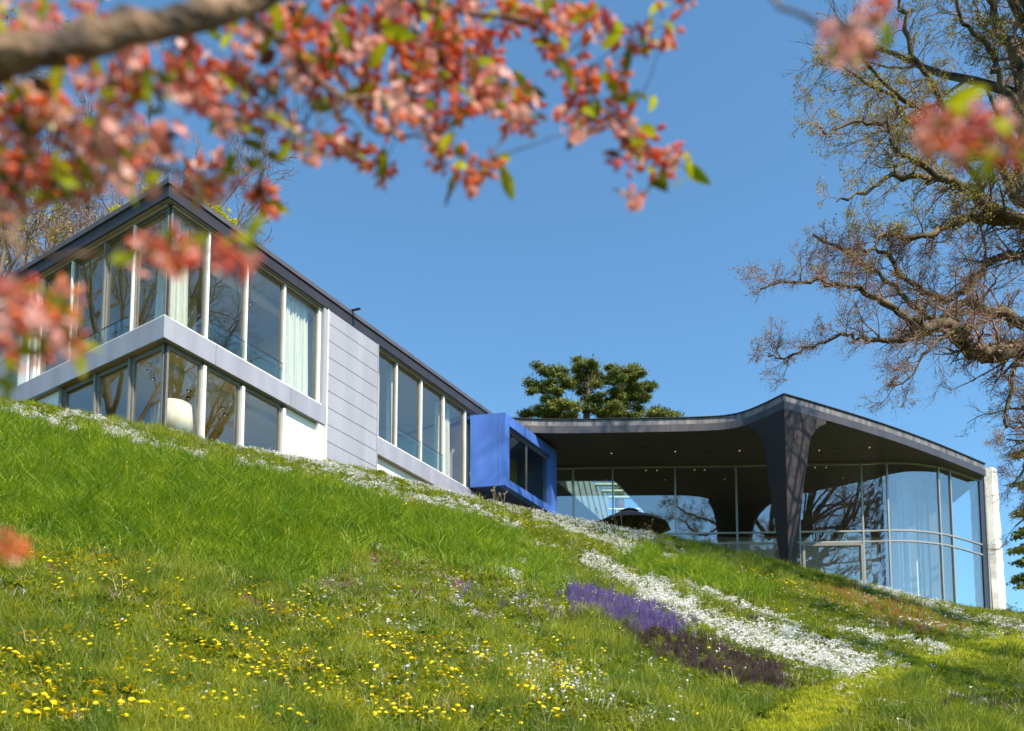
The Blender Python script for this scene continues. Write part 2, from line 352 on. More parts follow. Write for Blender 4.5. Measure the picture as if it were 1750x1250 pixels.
for P_, t, o, z in [(PR, .9, -1.9, 13.37), (PR, 1.25, -2.2, 13.37), (PR, 2.3, -1.9, 13.37), (PR, 2.6, -2.3, 13.37), (PR, 3.6, -1.9, 13.37), (PR, 3.95, -2.2, 13.37), (PL, 1.6, -1.1, 13.37), (PL, 3.0, -1.1, 13.37), (PR, 2.0, -1.9, 17.43), (PR, 3.2, -2.2, 17.43), (PR, 4.6, -1.9, 17.43), (PL, 2.3, -1.2, 17.43), (PL, 2.7, -1.6, 17.43)]:
    p = P_(t, o, z)
    d = MB().disc(p, .075, .03).build('downlight', M['black'], house)
    e = MB().disc((p[0], p[1], z - .004), .03, .003, 8).build('bulb', M['light']); e.parent = d; e.location = (0, 0, 0)
# roof bracket
b = MB(); p0 = Vector(PR(7.45, .02, 18.05)); p1 = Vector(PR(7.45, .42, 18.0)); sd = dR * .05
b.hexa([p0 - sd, p1 - sd, p1 + sd, p0 + sd, p0 - sd + Vector((0, 0, .03)), p1 - sd + Vector((0, 0, .03)), p1 + sd + Vector((0, 0, .03)), p0 + sd + Vector((0, 0, .03))])
b.box((p0.x, p0.y, 18.0), (.05, .05, .1)); b.build('roof_bracket', M['fascia'], house)
# ------------------------------------------------------------------ curtains and things in the rooms
def curtain(P, t0, t1, o, z0, z1, label, seed, flare=0.0, folds=9):
    rn = random.Random(seed); n = folds * 8; mb = MB(); mb.sm = True; rows = 10
    ph = [rn.uniform(0, 6.28) for _ in range(4)]
    for j in range(rows + 1):
        k = j / rows; z = z0 + (z1 - z0) * k
        for i in range(n + 1):
            s = i / n; a = t0 + (t1 - t0) * (s * (1 - flare * k) + flare * k * .2)
            off = (.05 + .02 * (1 - k)) * math.sin(s * folds * 6.283 + ph[0] + .5 * math.sin(k * 3 + s * 5 + ph[3])) + .02 * math.sin(s * 17 + ph[1] + k * 1.5)
            mb.v.append(P(a + .02 * math.sin(s * 23 + ph[2] + k * 2), o + off, z))
    for j in range(rows):
        for i in range(n):
            q = j * (n + 1) + i; mb.f.append((q, q + 1, q + n + 2, q + n + 1)); mb.m.append(0)
    o_ = mb.build('curtain', M['curtain']); tag(o_, label, 'curtain', 'curtains in the villa windows'); return o_
curtain(PR, .36, 1.08, -.50, 14.05, 17.44, 'pale curtain hanging at the glass corner of the upper floor, on its right side', 1, 0, 6)
curtain(PL, .42, 1.15, -.50, 14.05, 17.44, 'pale curtain beside the upper glass corner, behind the left-hand facade', 2, .35, 4)
curtain(PR, 4.66, 5.85, -.5, 14.05, 17.44, 'wide pale curtain in the upper window next to the grey cladding planks, on their left', 3, .06, 9)
curtain(PR, 9.0, 9.62, -.6, 14.05, 17.44, 'pale curtain in the first upper window right of the grey cladding planks', 4, 0, 5)
curtain(PR, 10.22, 10.5, -.6, 14.05, 17.44, 'narrow pale curtain in the second window right of the cladding, above the glass balustrade', 5, 0, 3)
curtain(PR, 13.24, 14.2, -.6, 14.05, 17.44, 'pale curtain in the last upper window beside the blue box', 6, .06, 8)
def place(o): return o
Lp = Vector(PR(1.05, -.80, 0)); lamp = empty('floor_lamp', (Lp.x, Lp.y, 10.5), 'floor lamp with a big cream drum shade inside the lower glass corner', 'lamp')
mb = MB(); mb.sm = True; n = 32
for (r, z) in ((.54, 11.17), (.44, 12.10), (.425, 12.10), (.525, 11.17)):
    mb.v += [(Lp.x + r * math.cos(6.2832 * i / n), Lp.y + r * math.sin(6.2832 * i / n), z) for i in range(n)]
for k in range(4): 
    for i in range(n): mb.f.append((k * n + i, k * n + (i + 1) % n, ((k + 1) % 4) * n + (i + 1) % n, ((k + 1) % 4) * n + i)); mb.m.append(0)
mb.build('lamp_shade', M['shade'], lamp)
MB().bar((Lp.x, Lp.y, 10.55), (Lp.x, Lp.y, 11.9), .015, 0, 8).build('pole', M['black'], lamp)
MB().disc((Lp.x, Lp.y, 10.51), .18, .04, 16).build('base', M['black'], lamp)
# red framed easel / mirror standing behind the upper corner window
p = Vector(PR(1.0, -.9, 0)); mir = empty('red_picture_frame', (p.x, p.y, 14.04), 'tall thin red frame standing behind the upper corner window beside the curtain', 'frame')
mb = MB(); 
for a, b_ in ((PR(.88, -.9, 14.06), PR(.88, -.9, 14.85)), (PR(1.08, -.9, 14.06), PR(1.08, -.9, 14.85)), (PR(.88, -.9, 14.85), PR(1.08, -.9, 14.85)), (PR(.88, -.9, 14.07), PR(1.08, -.9, 14.07))): mb.bar(a, b_, .014)
mb.build('frame_rails', mat('red_lacquer', (.6, .05, .03), .4), mir)
# yellow armchair and low table in the second rooms
p = Vector(PR(11.0, -1.6, 0)); ch = empty('yellow_armchair', (p.x, p.y, 14.04), 'yellow armchair behind the glass balustrade of the second window right of the cladding', 'armchair')
ym = mat('yellow_upholstery', (.62, .50, .08), .8)
MB().box((p.x, p.y, 14.40), (.7, .7, .2)).build('seat', ym, ch)
MB().box((p.x + .0, p.y + .36, 14.70), (.7, .14, .7)).build('backrest', ym, ch)
for sx in (-1, 1):
    MB().box((p.x + sx * .4, p.y, 14.5), (.1, .7, .5)).build('armrest', ym, ch)
    for sy in (-1, 1): MB().bar((p.x + sx * .3, p.y + sy * .3, 14.05), (p.x + sx * .3, p.y + sy * .3, 14.3), .02).build('leg', M['black'], ch)
# ------------------------------------------------------------------ the blue box
ZT, ZB = 17.27, 14.12
def zpl(px, py, z): v = atZ(px, py, z); return Vector((v.x, v.y, 0))
B0 = Vector(PR(tR(803.4, 710.4), .01, 0)); B1 = zpl(862.8, 705, ZT); _e = zpl(953.4, 770.4, ZT); Lb = (_e - B1).dot(dR); B2 = B1 + dR * Lb
B0.z = 0
inb = -nR * 1.0
B3 = B2 - nR * 2.3; B4 = B0 - nR * 1.2 + dR * .2
blue = empty('blue_bay', (B1.x, B1.y, gh(B1.x, B1.y)), 'bright blue box-shaped bay with a wide window between the grey wing and the dark-roofed pavilion', 'building')
def PB(t, o, z): v = B1 + dR * t + nR * o; return (v.x, v.y, z)
def bx(name, t0, t1, o0, o1, z0, z1, m, par=blue):
    p = [PB(t0, o1, z0), PB(t1, o1, z0), PB(t1, o0, z0), PB(t0, o0, z0), PB(t0, o1, z1), PB(t1, o1, z1), PB(t1, o0, z1), PB(t0, o0, z1)]
    return MB().hexa(p).build(name, m, par)
def zB(px, py):  # height and parameter on the blue window face
    r = ray(px, py); k = (nR.x * B1.x + nR.y * B1.y) / (nR.x * r.x + nR.y * r.y); v = r * k; return (v - B1).dot(dR), v.z
wt0, wz1 = zB(870.6, 727.8); _, wz0 = zB(870, 820.6); wt1, _ = zB(942, 790)
dpt = .32
bx('frame_top', 0, Lb, -dpt, 0, wz1, ZT, M['blue']); bx('frame_bottom', 0, Lb, -dpt, 0, ZB, wz0, M['blue'])
bx('frame_side', 0, wt0, -dpt, -.001, wz0, wz1, M['blue']); bx('frame_side', wt1, Lb, -dpt, -.001, wz0, wz1, M['blue'])
# slanted left flank in two panels
fl = B1 - B0; ln = fl.length; fd = fl.normalized(); fn = Vector((fd.y, -fd.x, 0))
for a, b_ in ((0.0, .80), (.806, .998)):
    q0 = B0 + fl * a; q1 = B0 + fl * b_; i0 = q0 - fn * .08; i1 = q1 - fn * .08
    MB().hexa([(q0.x, q0.y, ZB), (q1.x, q1.y, ZB), (i1.x, i1.y, ZB), (i0.x, i0.y, ZB), (q0.x, q0.y, ZT), (q1.x, q1.y, ZT), (i1.x, i1.y, ZT), (i0.x, i0.y, ZT)]).build('flank_panel', M['blue'], blue)
S = .04
poly = [B0 - fn * S + fd * S, B1 - fn * .05 - nR * .33, B2 - nR * .33 , B3, B4]
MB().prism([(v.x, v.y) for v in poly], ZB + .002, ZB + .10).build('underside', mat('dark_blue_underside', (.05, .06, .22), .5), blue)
MB().prism([(v.x, v.y) for v in poly], ZT - .1, ZT - .002).build('roof', M['blue'], blue)
q = [B2 - dR * .1 - nR * .33, B2 - nR * .33, B3, B3 - dR * .1]
MB().prism([(v.x, v.y) for v in q], ZB + .1, ZT - .1).build('end_wall', M['blue'], blue)
bw = bx('window', wt0, wt1, -.26, -.2, wz1 - .12, wz1 - .001, M['frame'])
wm = (wt0 + wt1) / 2 - .08
for a, b_ in ((wt0, wm), (wm + .05, wt1)):
    g = bx('pane', a + .001, b_ - .001, -.235, -.222, wz0 + .001, wz1 - .121, glassmat('blue_box_glass', .08, (.88, .92, .80)), None); g.parent = bw
g = bx('window_post', wm, wm + .05, -.27, -.19, wz0, wz1 - .12, M['frame'], None); g.parent = bw
mb = MB(); v0 = B0 - nR * 1.0; 
bx('inner_wall', 0.0, Lb, -2.2, -2.1, ZB + .1, ZT - .1, M['inwall2'])
bx('inner_screen', .5, .56, -2.0, -.8, ZB + .1, ZT - .1, mat('green_screen', (.42, .50, .30), .7))
bx('window_seat', .1, 2.2, -.75, -.34, wz0 - .1, wz0 + .22, M['plaster'])
# ------------------------------------------------------------------ the glass pavilion
PZ = 18.0; PS = 17.35
def path(pts, z, n):
    P_ = [zpl(a, b_, z) for a, b_ in pts]; out = []
    for i in range(len(P_) - 1):
        p0 = P_[max(i - 1, 0)]; p1 = P_[i]; p2 = P_[i + 1]; p3 = P_[min(i + 2, len(P_) - 1)]
        for k in range(n):
            t = k / n; out.append(.5 * ((2 * p1) + (-p0 + p2) * t + (2 * p0 - 5 * p1 + 4 * p2 - p3) * t * t + (-p0 + 3 * p1 - 3 * p2 + p3) * t ** 3))
    out.append(P_[-1]); return out
eL = path([(846, 707), (880, 714.0), (960, 716.6), (1090, 714.8), (1210, 711.8), (1258, 706.5), (1295, 694.0), (1339.7, 672.5)], PZ, 4)
cR = zpl(1339.7, 672.5, PZ); dRr = zpl(1684, 792.5, PZ)
eR = [cR + (dRr - cR) * (i / 14) + Vector((.35, -.75, 0)) * (.35 * math.sin(math.pi * i / 14)) for i in range(15)]
print('pav path', [(round(p.x, 2), round(p.y, 2)) for p in eL[::4]], [(round(p.x, 2), round(p.y, 2)) for p in eR[::7]])
pav = empty('glass_pavilion', (cR.x, cR.y, gh(cR.x, cR.y)), 'dark flat-roofed glass pavilion with a tapering V-shaped column, right of the blue box', 'building')
def offset(pts, o):
    out = []
    for i, p in enumerate(pts):
        a = pts[max(i - 1, 0)]; b_ = pts[min(i + 1, len(pts) - 1)]; t = (b_ - a).normalized(); out.append(p + Vector((t.y, -t.x, 0)) * o)
    return out
def strip(name, pts, o0, o1, z0, z1, m, par=pav, cut=None, bulge=0):
    A = offset(pts, o1); Bq = offset(pts, o0); n = len(pts); mb = MB()
    mb.v = [(p.x, p.y, z0) for p in A] + [(p.x, p.y, z1) for p in A] + [(p.x, p.y, z1) for p in Bq] + [(p.x, p.y, z0) for p in Bq]
    for k in range(4):
        for i in range(n - 1):
            mb.f.append((k * n + i, k * n + i + 1, ((k + 1) % 4) * n + i + 1, ((k + 1) % 4) * n + i)); mb.m.append(0)
    mb.f += [(0, n, 2 * n, 3 * n), (n - 1, 4 * n - 1, 3 * n - 1, 2 * n - 1)]; mb.m += [0, 0]
    return mb.build(name, m, par)
def cutpath(pts, L0, gap):
    seg = [0]
    for a, b_ in zip(pts[:-1], pts[1:]): seg.append(seg[-1] + (b_ - a).length)
    tot = seg[-1]; k = max(1, round(tot / L0)); res = []
    def at(s):
        for i in range(len(pts) - 1):
            if s <= seg[i + 1] or i == len(pts) - 2: return pts[i].lerp(pts[i + 1], (s - seg[i]) / max(1e-6, seg[i + 1] - seg[i]))
    for j in range(k):
        a = tot * j / k + (gap if j else 0); b_ = tot * (j + 1) / k - (gap if j < k - 1 else 0)
        m_ = [at(a)] + [pts[i] for i in range(len(pts)) if a + .02 < seg[i] < b_ - .02] + [at(b_)]; res.append(m_)
    return res
for e_ in (eL, eR):
    for s_ in cutpath(e_, 2.9, .006): strip('fascia_panel', s_, -.05, 0.0, PS, 17.68, M['pfascia'])
    for s_ in cutpath(e_, 1.15, .003): strip('edge_flashing', s_, -.10, -.03, 17.69, 17.965, M['pcap'])
    strip('drip_edge', e_, -.14, .035, 17.97, 18.0, M['black'])
# roof slab + soffit with the rooflight hole
NLp, NRp, FRp, FLp = Vector((2.3, 42.9, 0)), Vector((5.2, 42.9, 0)), Vector((8.5, 49.6, 0)), Vector((5.65, 49.6, 0))
outer = [Vector((p.x, p.y, 0)) for p in offset(eL, -.051)[:-1]] + [Vector((p.x, p.y, 0)) for p in offset(eR, -.051)] + [Vector((24.3, 52, 0)), Vector((-2.0, 52, 0))]
hole = [NLp, FLp, FRp, NRp]
def holed(name, z, m):
    tri = tessellate_polygon([outer, hole]); vs = outer + hole
    return MB().add([(v.x, v.y, z) for v in vs], [tuple(t) for t in tri]).build(name, m, pav)
holed('soffit', PS + .012, M['psoffit']); holed('roof', 17.96, M['pfascia'])
for a, b_, nm in ((NLp, FLp, 'rooflight_wall'), (NRp, FRp, 'rooflight_wall'), (NLp, NRp, 'rooflight_wall')):
    t = (b_ - a).normalized(); nn = Vector((t.y, -t.x, 0)) * (.1 if a is not NLp or b_ is NRp else -.1); L_ = (b_ - a).length; k = max(1, int(L_ / 1.05))
    for j in range(k):
        p = a + t * (L_ * j / k + .008); q_ = a + t * (L_ * (j + 1) / k - .008)
        z1 = 19.1
        MB().hexa([(p.x, p.y, PS), (q_.x, q_.y, PS), (q_.x + nn.x, q_.y + nn.y, PS), (p.x + nn.x, p.y + nn.y, PS), (p.x, p.y, z1), (q_.x, q_.y, z1), (q_.x + nn.x, q_.y + nn.y, z1), (p.x + nn.x, p.y + nn.y, z1)]).build(nm, mat('rooflight_lining', (.35, .40, .38), .6) if 'rooflight_lining' not in bpy.data.materials else bpy.data.materials['rooflight_lining'], pav)
rl = MB()
for j in range(8):
    k = j / 7; a = NLp.lerp(FLp, k); b_ = NRp.lerp(FRp, k); rl.bar((a.x, a.y, 19.1), (b_.x, b_.y, 19.1), .09)
rlo = rl.build('rooflight_beam', mat('pale_green_steel', (.55, .62, .45), .5), pav)
g = MB().prism([(v.x, v.y) for v in (NLp, NRp, FRp, FLp)], 19.22, 19.24).build('rooflight_pane', M['rail'], pav)
# glass wall
gl = path([(940, 914.3), (1048, 913.4), (1155, 912.3), (1260, 911.3), (1367, 909.6), (1475, 908.2), (1519, 906.8), (1563, 907.8), (1607, 912.8), (1627, 917.0), (1652, 923.8), (1677, 931.5)], 13.99, 5)
mul_i = [5 * k for k in range(12)]
print('glass path', [(round(p.x, 2), round(p.y, 2)) for p in gl[::5]])
PF = 9.7
i983 = gl[2].lerp(gl[3], .0)
mull = {0: None}
bays = [(0, 5, ), (5, 10), (10, 15), (15, 20), (20, 25), (25, 30), (30, 40), (40, 45), (45, 55)]
for z, h in ((13.99, .07), (13.47, .07)):
    strip('transom', gl, -.04, .06, z - h / 2, z + h / 2, M['pframe'])
strip('head_rail', gl, -.04, .05, PS - .075, PS + .005, M['pframe'])
for a, b_ in bays:
    seg = gl[a:b_ + 1]
    for z0, z1 in ((PF, 13.435), (13.505, 13.955), (14.025, PS - .075)):
        strip('glass_pane', seg, 0.0, .012, z0 + .002, z1 - .002, M['pglass'])
def mullion(p, wd=.035, m='pframe', z0=PF, z1=PS - .07, dp=.07):
    i = min(range(len(gl)), key=lambda k: (gl[k] - p).length); t = (gl[min(i + 1, len(gl) - 1)] - gl[max(i - 1, 0)]).normalized(); nn = Vector((t.y, -t.x, 0))
    q_ = [p - t * wd - nn * dp, p + t * wd - nn * dp, p + t * wd + nn * dp, p - t * wd + nn * dp]
    MB().prism([(v.x, v.y) for v in q_], z0, z1).build('mullion', M[m], pav)
for i in (5, 10, 15, 20, 25, 30, 40, 45): mullion(gl[i])
mullion(gl[2].lerp(gl[3], .2), .05)
endp = gl[55]; mullion(endp + Vector((.12, .12, 0)), .16, 'fascia', PF, PS, .09)
e2 = endp + Vector((.55, .45, 0)); mullion(e2, .06, 'pframe', PF, PS, .05)
MB().hexa([(endp.x + .2, endp.y + .2, PF), (e2.x, e2.y, PF), (e2.x, e2.y + .02, PF), (endp.x + .2, endp.y + .22, PF), (endp.x + .2, endp.y + .2, PS), (e2.x, e2.y, PS), (e2.x, e2.y + .02, PS), (endp.x + .2, endp.y + .22, PS)]).build('glass_pane', M['pglass'], pav)
# door frame in the bay right of the column
for i in (20, 25):
    t = (gl[25] - gl[20]).normalized(); p = gl[i] + t * (.12 if i == 20 else -.12) + Vector((0, -.1, 0)); MB().box((p.x, p.y, (PF + 13.36) / 2), (.13, .08, 13.36 - PF)).build('door_jamb', M['frame'], pav)
a, b_ = gl[20] + Vector((.19, -.1, 0)), gl[25] + Vector((-.19, -.1, 0)); m_ = (a + b_) / 2
MB().hexa([(a.x, a.y - .04, 13.26), (b_.x, b_.y - .04, 13.26), (b_.x, b_.y + .04, 13.26), (a.x, a.y + .04, 13.26), (a.x, a.y - .04, 13.40), (b_.x, b_.y - .04, 13.40), (b_.x, b_.y + .04, 13.40), (a.x, a.y + .04, 13.40)]).build('door_head', M['frame'], pav)
# the column: two curved blades meeting at the roof corner
def onplane(px, py, P0, d):
    r = ray(px, py); n_ = Vector((d.y, -d.x, 0)); k = n_.dot(P0) / (n_.x * r.x + n_.y * r.y); return r * k
eLend = zpl(1279, 700.5, PZ); dl = (eLend - cR).normalized(); dr = (eR[3] - cR).normalized()
Ledge = [(1278.8, 731.6), (1289.6, 735), (1298, 744), (1303.4, 756), (1307.6, 771.6), (1311, 810), (1319.5, 859), (1326.7, 914), (1333.3, 962), (1336, 985)]
Redge = [(1412, 724.8), (1401, 728.4), (1392.8, 736.8), (1385.6, 748.8), (1382, 765.6), (1379.6, 792), (1374, 827), (1370, 864.6), (1364, 919.4), (1358.4, 965.4), (1356, 985)]
def blade(name, edge, d, side):
    top = PS - .005; pl = [onplane(a, b_, cR, d) for a, b_ in edge]
    nn = Vector((d.y, -d.x, 0)); 
    if nn.y > 0: nn = -nn
    T = .05 if side < 0 else .055
    mb = MB(); rows = []
    e0 = pl[0].copy(); e0.z = min(e0.z, top - .01)
    pl[0] = e0
    for p in pl:
        rows.append(((cR.x, cR.y, p.z), (p.x, p.y, p.z)))
    rows.insert(0, ((cR.x, cR.y, top), (pl[0].x, pl[0].y, top)))
    n_ = len(rows); off = -nn * .30
    for r_ in rows:
        mb.v += [r_[0], r_[1]]
    for r_ in rows:
        mb.v += [(r_[0][0] + off.x, r_[0][1] + off.y, r_[0][2]), (r_[1][0] + off.x, r_[1][1] + off.y, r_[1][2])]
    for i in range(n_ - 1):
        a = 2 * i; k = 2 * n_
        mb.f += [(a, a + 1, a + 3, a + 2), (k + a, k + a + 2, k + a + 3, k + a + 1), (a + 1, k + a + 1, k + a + 3, a + 3)]; mb.m += [0, 0, 0]
    return mb.build(name, M['pdark'], pav)
blade('column_blade', Ledge, dl, -1); blade('column_blade', Redge, dr, 1)
# panel joints on the column
for z in (15.95, 14.45, 12.9, 11.5):
    for edge, d in ((Ledge, dl), (Redge, dr)):
        pl = [onplane(a, b_, cR, d) for a, b_ in edge]; q = None
        for p, p2 in zip(pl[:-1], pl[1:]):
            if p2.z <= z <= p.z: q = p.lerp(p2, (p.z - z) / (p.z - p2.z))
        if q:
            nn = Vector((d.y, -d.x, 0)); nn = nn if nn.y < 0 else -nn
            a = cR + nn * .003; b2 = q + nn * .003
            MB().bar((a.x, a.y, z), (b2.x, b2.y, z), .006).build('panel_joint', M['black'], pav)
# lights in the soffit
for px, py in ((1045, 775), (1154, 772), (1264, 770.5), (1486, 765), (1400, 770)):
    v = atZ(px, py, PS); MB().disc((v.x, v.y, PS - .01), .035, .012, 10).build('downlight', M['light'], pav)
for px, py in ((1100, 768), (1208, 774), (1428, 770)):
    v = atZ(px, py, PS); MB().disc((v.x, v.y, PS - .012), .17, .014, 16).build('soffit_speaker', M['black'], pav)
for px, py in ((1123, 805), (1104, 805), (1187, 804), (1204, 804), (1393, 800), (1412, 800), (1256, 804)):
    v = atZ(px, py, PS - .02); MB().disc((v.x, v.y, PS - .01), .04, .012, 10).build('downlight', M['light'], pav)
# interior walls and floor
def wallpx(name, px0, px1, Yw, z0, z1, m, th=.2):
    a = (px0 - CX) / F * Yw * 1.03 / 1.03; a = atY(px0, 900, Yw).x; b_ = atY(px1, 900, Yw).x
    return MB().box(((a + b_) / 2, Yw, (z0 + z1) / 2), (b_ - a, th, z1 - z0)).build(name, m, pav)
MB().prism([(p.x, p.y) for p in offset(gl, -.1)] + [(24, 51.5), (2.1, 51.5)], 10.2, 10.6).build('floor', M['infloor'], pav)
MB().box((15.8, 51.7, 14), (17, .3, 7.2)).build('back_wall', M['inwall'], pav)
MB().box((2.3, 51.7, 14), (5.5, .3, 7.2)).build('back_wall', M['inwall'], pav)
MB().box((-.4, 47, 14), (.3, 9, 7.2)).build('side_wall', M['inwall'], pav)
wallpx('inner_wall', 1163, 1236, 45.5, 10.6, 15.05, M['plaster']); wallpx('inner_wall', 1241, 1322, 47.0, 10.6, 15.6, M['plaster'])
wallpx('inner_wall', 1160, 1330, 47.6, 15.3, 15.5, M['plaster'])
wallpx('inner_wall', 1372, 1418, 47.0, 10.6, 15.4, M['plaster']); wallpx('inner_wall', 1432, 1450, 45.6, 10.6, 15.5, M['plaster'])
wallpx('inner_wall', 1520, 1600, 48.0, 10.6, 17.2, M['inwall2']); 
MB().box((21.9, 46.0, 14), (3.6, .2, 7)).build('inner_wall', M['plaster'], pav)
for a_, b_ in ((1553, 1562), (1568, 1577), (1586, 1599)): wallpx('inner_post', a_, b_, 42.6, 10.6, 17.3, mat('umber_post', (.16, .125, .06), .6) if 'umber_post' not in bpy.data.materials else bpy.data.materials['umber_post'], .25)
fm = MB()
for j in range(5):
    fm.bar((5.6 + j * .75, 51.4, 10.6), (5.6 + j * .75, 51.4, 19.1), .05)
for z in (12.5, 14.2, 15.9, 17.5, 19.05): fm.bar((5.5, 51.4, z), (8.7, 51.4, z), .05)
fm.build('rear_window_frame', M['plaster'], pav)
# concrete pier at the right end
pp = atY(1690, 1040, 43.6); pp2 = atY(1697, 1040, 43.4); 
P0 = Vector((atY(1694, 1040, 43.6).x, 43.6, 0)); P1 = P0 + Vector((.36, -.10, 0)); P2 = P1 + Vector((.55, .30, 0)); P3 = P2 + Vector((0, 1.2, 0)); P4 = P0 + Vector((0, 1.4, 0))
mb = MB(); rows = 24; base = [P0, P1, P2, P3, P4]; rn = random.Random(3)
for j in range(rows + 1):
    z = 9.6 + (18.35 - 9.6) * j / rows; k = 1
    for i, p in enumerate(base):
        mb.v.append((p.x + rn.uniform(-.025, .025) - .018 * (z - 9.6) * (1 if i in (2, 3) else .35), p.y + rn.uniform(-.02, .02), z))
for j in range(rows):
    for i in range(5): mb.f.append((j * 5 + i, j * 5 + (i + 1) % 5, (j + 1) * 5 + (i + 1) % 5, (j + 1) * 5 + i)); mb.m.append(0)
mb.f.append(tuple(rows * 5 + i for i in range(5))); mb.m.append(0)
mb.build('concrete_pier', M['concrete'], pav)
mb = MB(); q = atY(1672, 785, 43.7); mb.box((q.x + .2, 44.0, 18.2), (1.1, .8, .14)); mb.build('pier_coping', M['cap'], pav)
mb = MB(); mb.bar((P0.x + .03, 43.5, 10), (P0.x - .12, 43.5, 18.1), .03); mb.build('drain_pipe', M['black'], pav)
# curtain behind the curved glass
def PCv(t, o, z):
    n_ = len(gl) - 1; s = t; i = int(min(max(s, 0), n_ - 1)); p = gl[i].lerp(gl[i + 1], s - i); return (p.x + .1, p.y + 1.7 - o, z)
def curtain2(t0, t1, label, folds, seed, m='curtain'):
    rn = random.Random(seed); mb = MB(); mb.sm = True; n = folds * 8; ph = rn.uniform(0, 6)
    for j in range(3):
        z = 10.6 + (17.25 - 10.6) * j / 2
        for i in range(n + 1):
            s = i / n; mb.v.append(PCv(t0 + (t1 - t0) * s, .07 * math.sin(s * folds * 6.283 + ph) + .03 * math.sin(s * 31 + ph * 2), z))
    for j in range(2):
        for i in range(n): q = j * (n + 1) + i; mb.f.append((q, q + 1, q + n + 2, q + n + 1)); mb.m.append(0)
    return tag(mb.build('curtain', M[m]), label, 'curtain', 'curtains in the pavilion')
M['curtain3'] = mat('sheer_grey_blue_curtain', (.42, .46, .55), .85, 0, .25, 1.2, 0, 40, .5, (6, 6, .15))
M['bluecurt'] = mat('deep_blue_curtain', (.10, .16, .36), .85, 0, .15, 3)
curtain2(30.6, 33.2, 'streaked grey-blue curtain behind the curved glass of the pavilion, its left length', 8, 4, 'curtain3')
curtain2(34.6, 37.6, 'streaked grey-blue curtain behind the curved glass of the pavilion, its right length', 4, 5, 'curtain3')
# horse-shaped floor lamp and dark armchair behind the glass
def skin(name, pts, edges, m, parent=None, sub=1):
    me = bpy.data.meshes.new(name); me.from_pydata([p[:3] for p in pts], edges, []); o = bpy.data.objects.new(name, me); COL.objects.link(o)
    o.modifiers.new('s', 'SKIN'); 
    if not me.skin_vertices: me.attributes
    for i, p in enumerate(pts):
        me.skin_vertices[0].data[i].radius = (p[3], p[3])
    me.skin_vertices[0].data[0].use_root = True
    sb = o.modifiers.new('b', 'SUBSURF'); sb.levels = sub; sb.render_levels = sub
    dg = bpy.context.evaluated_depsgraph_get(); nm = bpy.data.meshes.new_from_object(o.evaluated_get(dg)); nm.name = name
    bpy.data.objects.remove(o); nm.shade_smooth(); return link(name, nm, m, parent)
hx, hy = atY(1516, 960, 44.0).x, 44.0
hl = empty('horse_lamp', (hx, hy, 10.6), 'life-size dark horse figure with a lamp shade on its head behind the pavilion glass', 'lamp')
H = [(0, 0, .95, .20), (.45, .05, 1.0, .24), (1.0, .1, 1.0, .23), (-.05, 0, 1.25, .15), (-.12, 0, 1.6, .10), (-.1, 0, 1.85, .08), (-.3, 0, 1.75, .07), (-.48, 0, 1.62, .05),
     (.02, -.14, .6, .06), (.02, -.15, .05, .045), (.02, .16, .6, .06), (.02, .17, .05, .045), (1.02, -.05, .6, .08), (1.12, -.05, .05, .045), (1.02, .25, .6, .08), (1.12, .25, .05, .045), (1.3, .1, .9, .05), (1.4, .1, .5, .03)]
skin('body', [(hx + a, hy + b_, 10.6 + c, r) for a, b_, c, r in H], [(0, 1), (1, 2), (0, 3), (3, 4), (4, 5), (5, 6), (6, 7), (0, 8), (8, 9), (0, 10), (10, 11), (2, 12), (12, 13), (2, 14), (14, 15), (2, 16), (16, 17)], M['black'], hl)
mb = MB(); mb.sm = True; n = 20
for r, z in ((.33, 12.5), (.27, 12.95)): mb.v += [(hx - .08 + r * math.cos(6.2832 * i / n), hy + r * math.sin(6.2832 * i / n), z) for i in range(n)]
mb.f = [(i, (i + 1) % n, n + (i + 1) % n, n + i) for i in range(n)]; mb.m = [0] * n
mb.build('lamp_shade', mat('grey_lamp_shade', (.25, .27, .30), .7), hl)
ax, ay = atY(1588, 1000, 44.4).x, 44.4
ac = empty('dark_armchair', (ax, ay, 10.6), 'dark rounded armchair behind the curved corner of the pavilion glass', 'armchair')
mb = MB(); mb.sm = True
for j in range(5):
    for i in range(13):
        an = math.pi * (i / 12) ; r = .45 - .01 * j; mb.v.append((ax + r * math.cos(an), ay + .1 - r * math.sin(an) * .9, 11.0 + .22 * j * (1 - .25 * abs(math.cos(an)))))
for j in range(4):
    for i in range(12): q = j * 13 + i; mb.f.append((q, q + 1, q + 14, q + 13)); mb.m.append(0)
bk = mb.build('backrest', M['black'], ac)
md = bk.modifiers.new('t', 'SOLIDIFY'); md.thickness = .08
MB().disc((ax, ay, 10.98), .42, .16, 16).build('seat', M['black'], ac)
for a in range(4): MB().bar((ax + .28 * math.cos(a * 1.57 + .8), ay + .28 * math.sin(a * 1.57 + .8), 10.6), (ax + .22 * math.cos(a * 1.57 + .8), ay + .22 * math.sin(a * 1.57 + .8), 11.0), .02).build('leg', M['black'], ac)
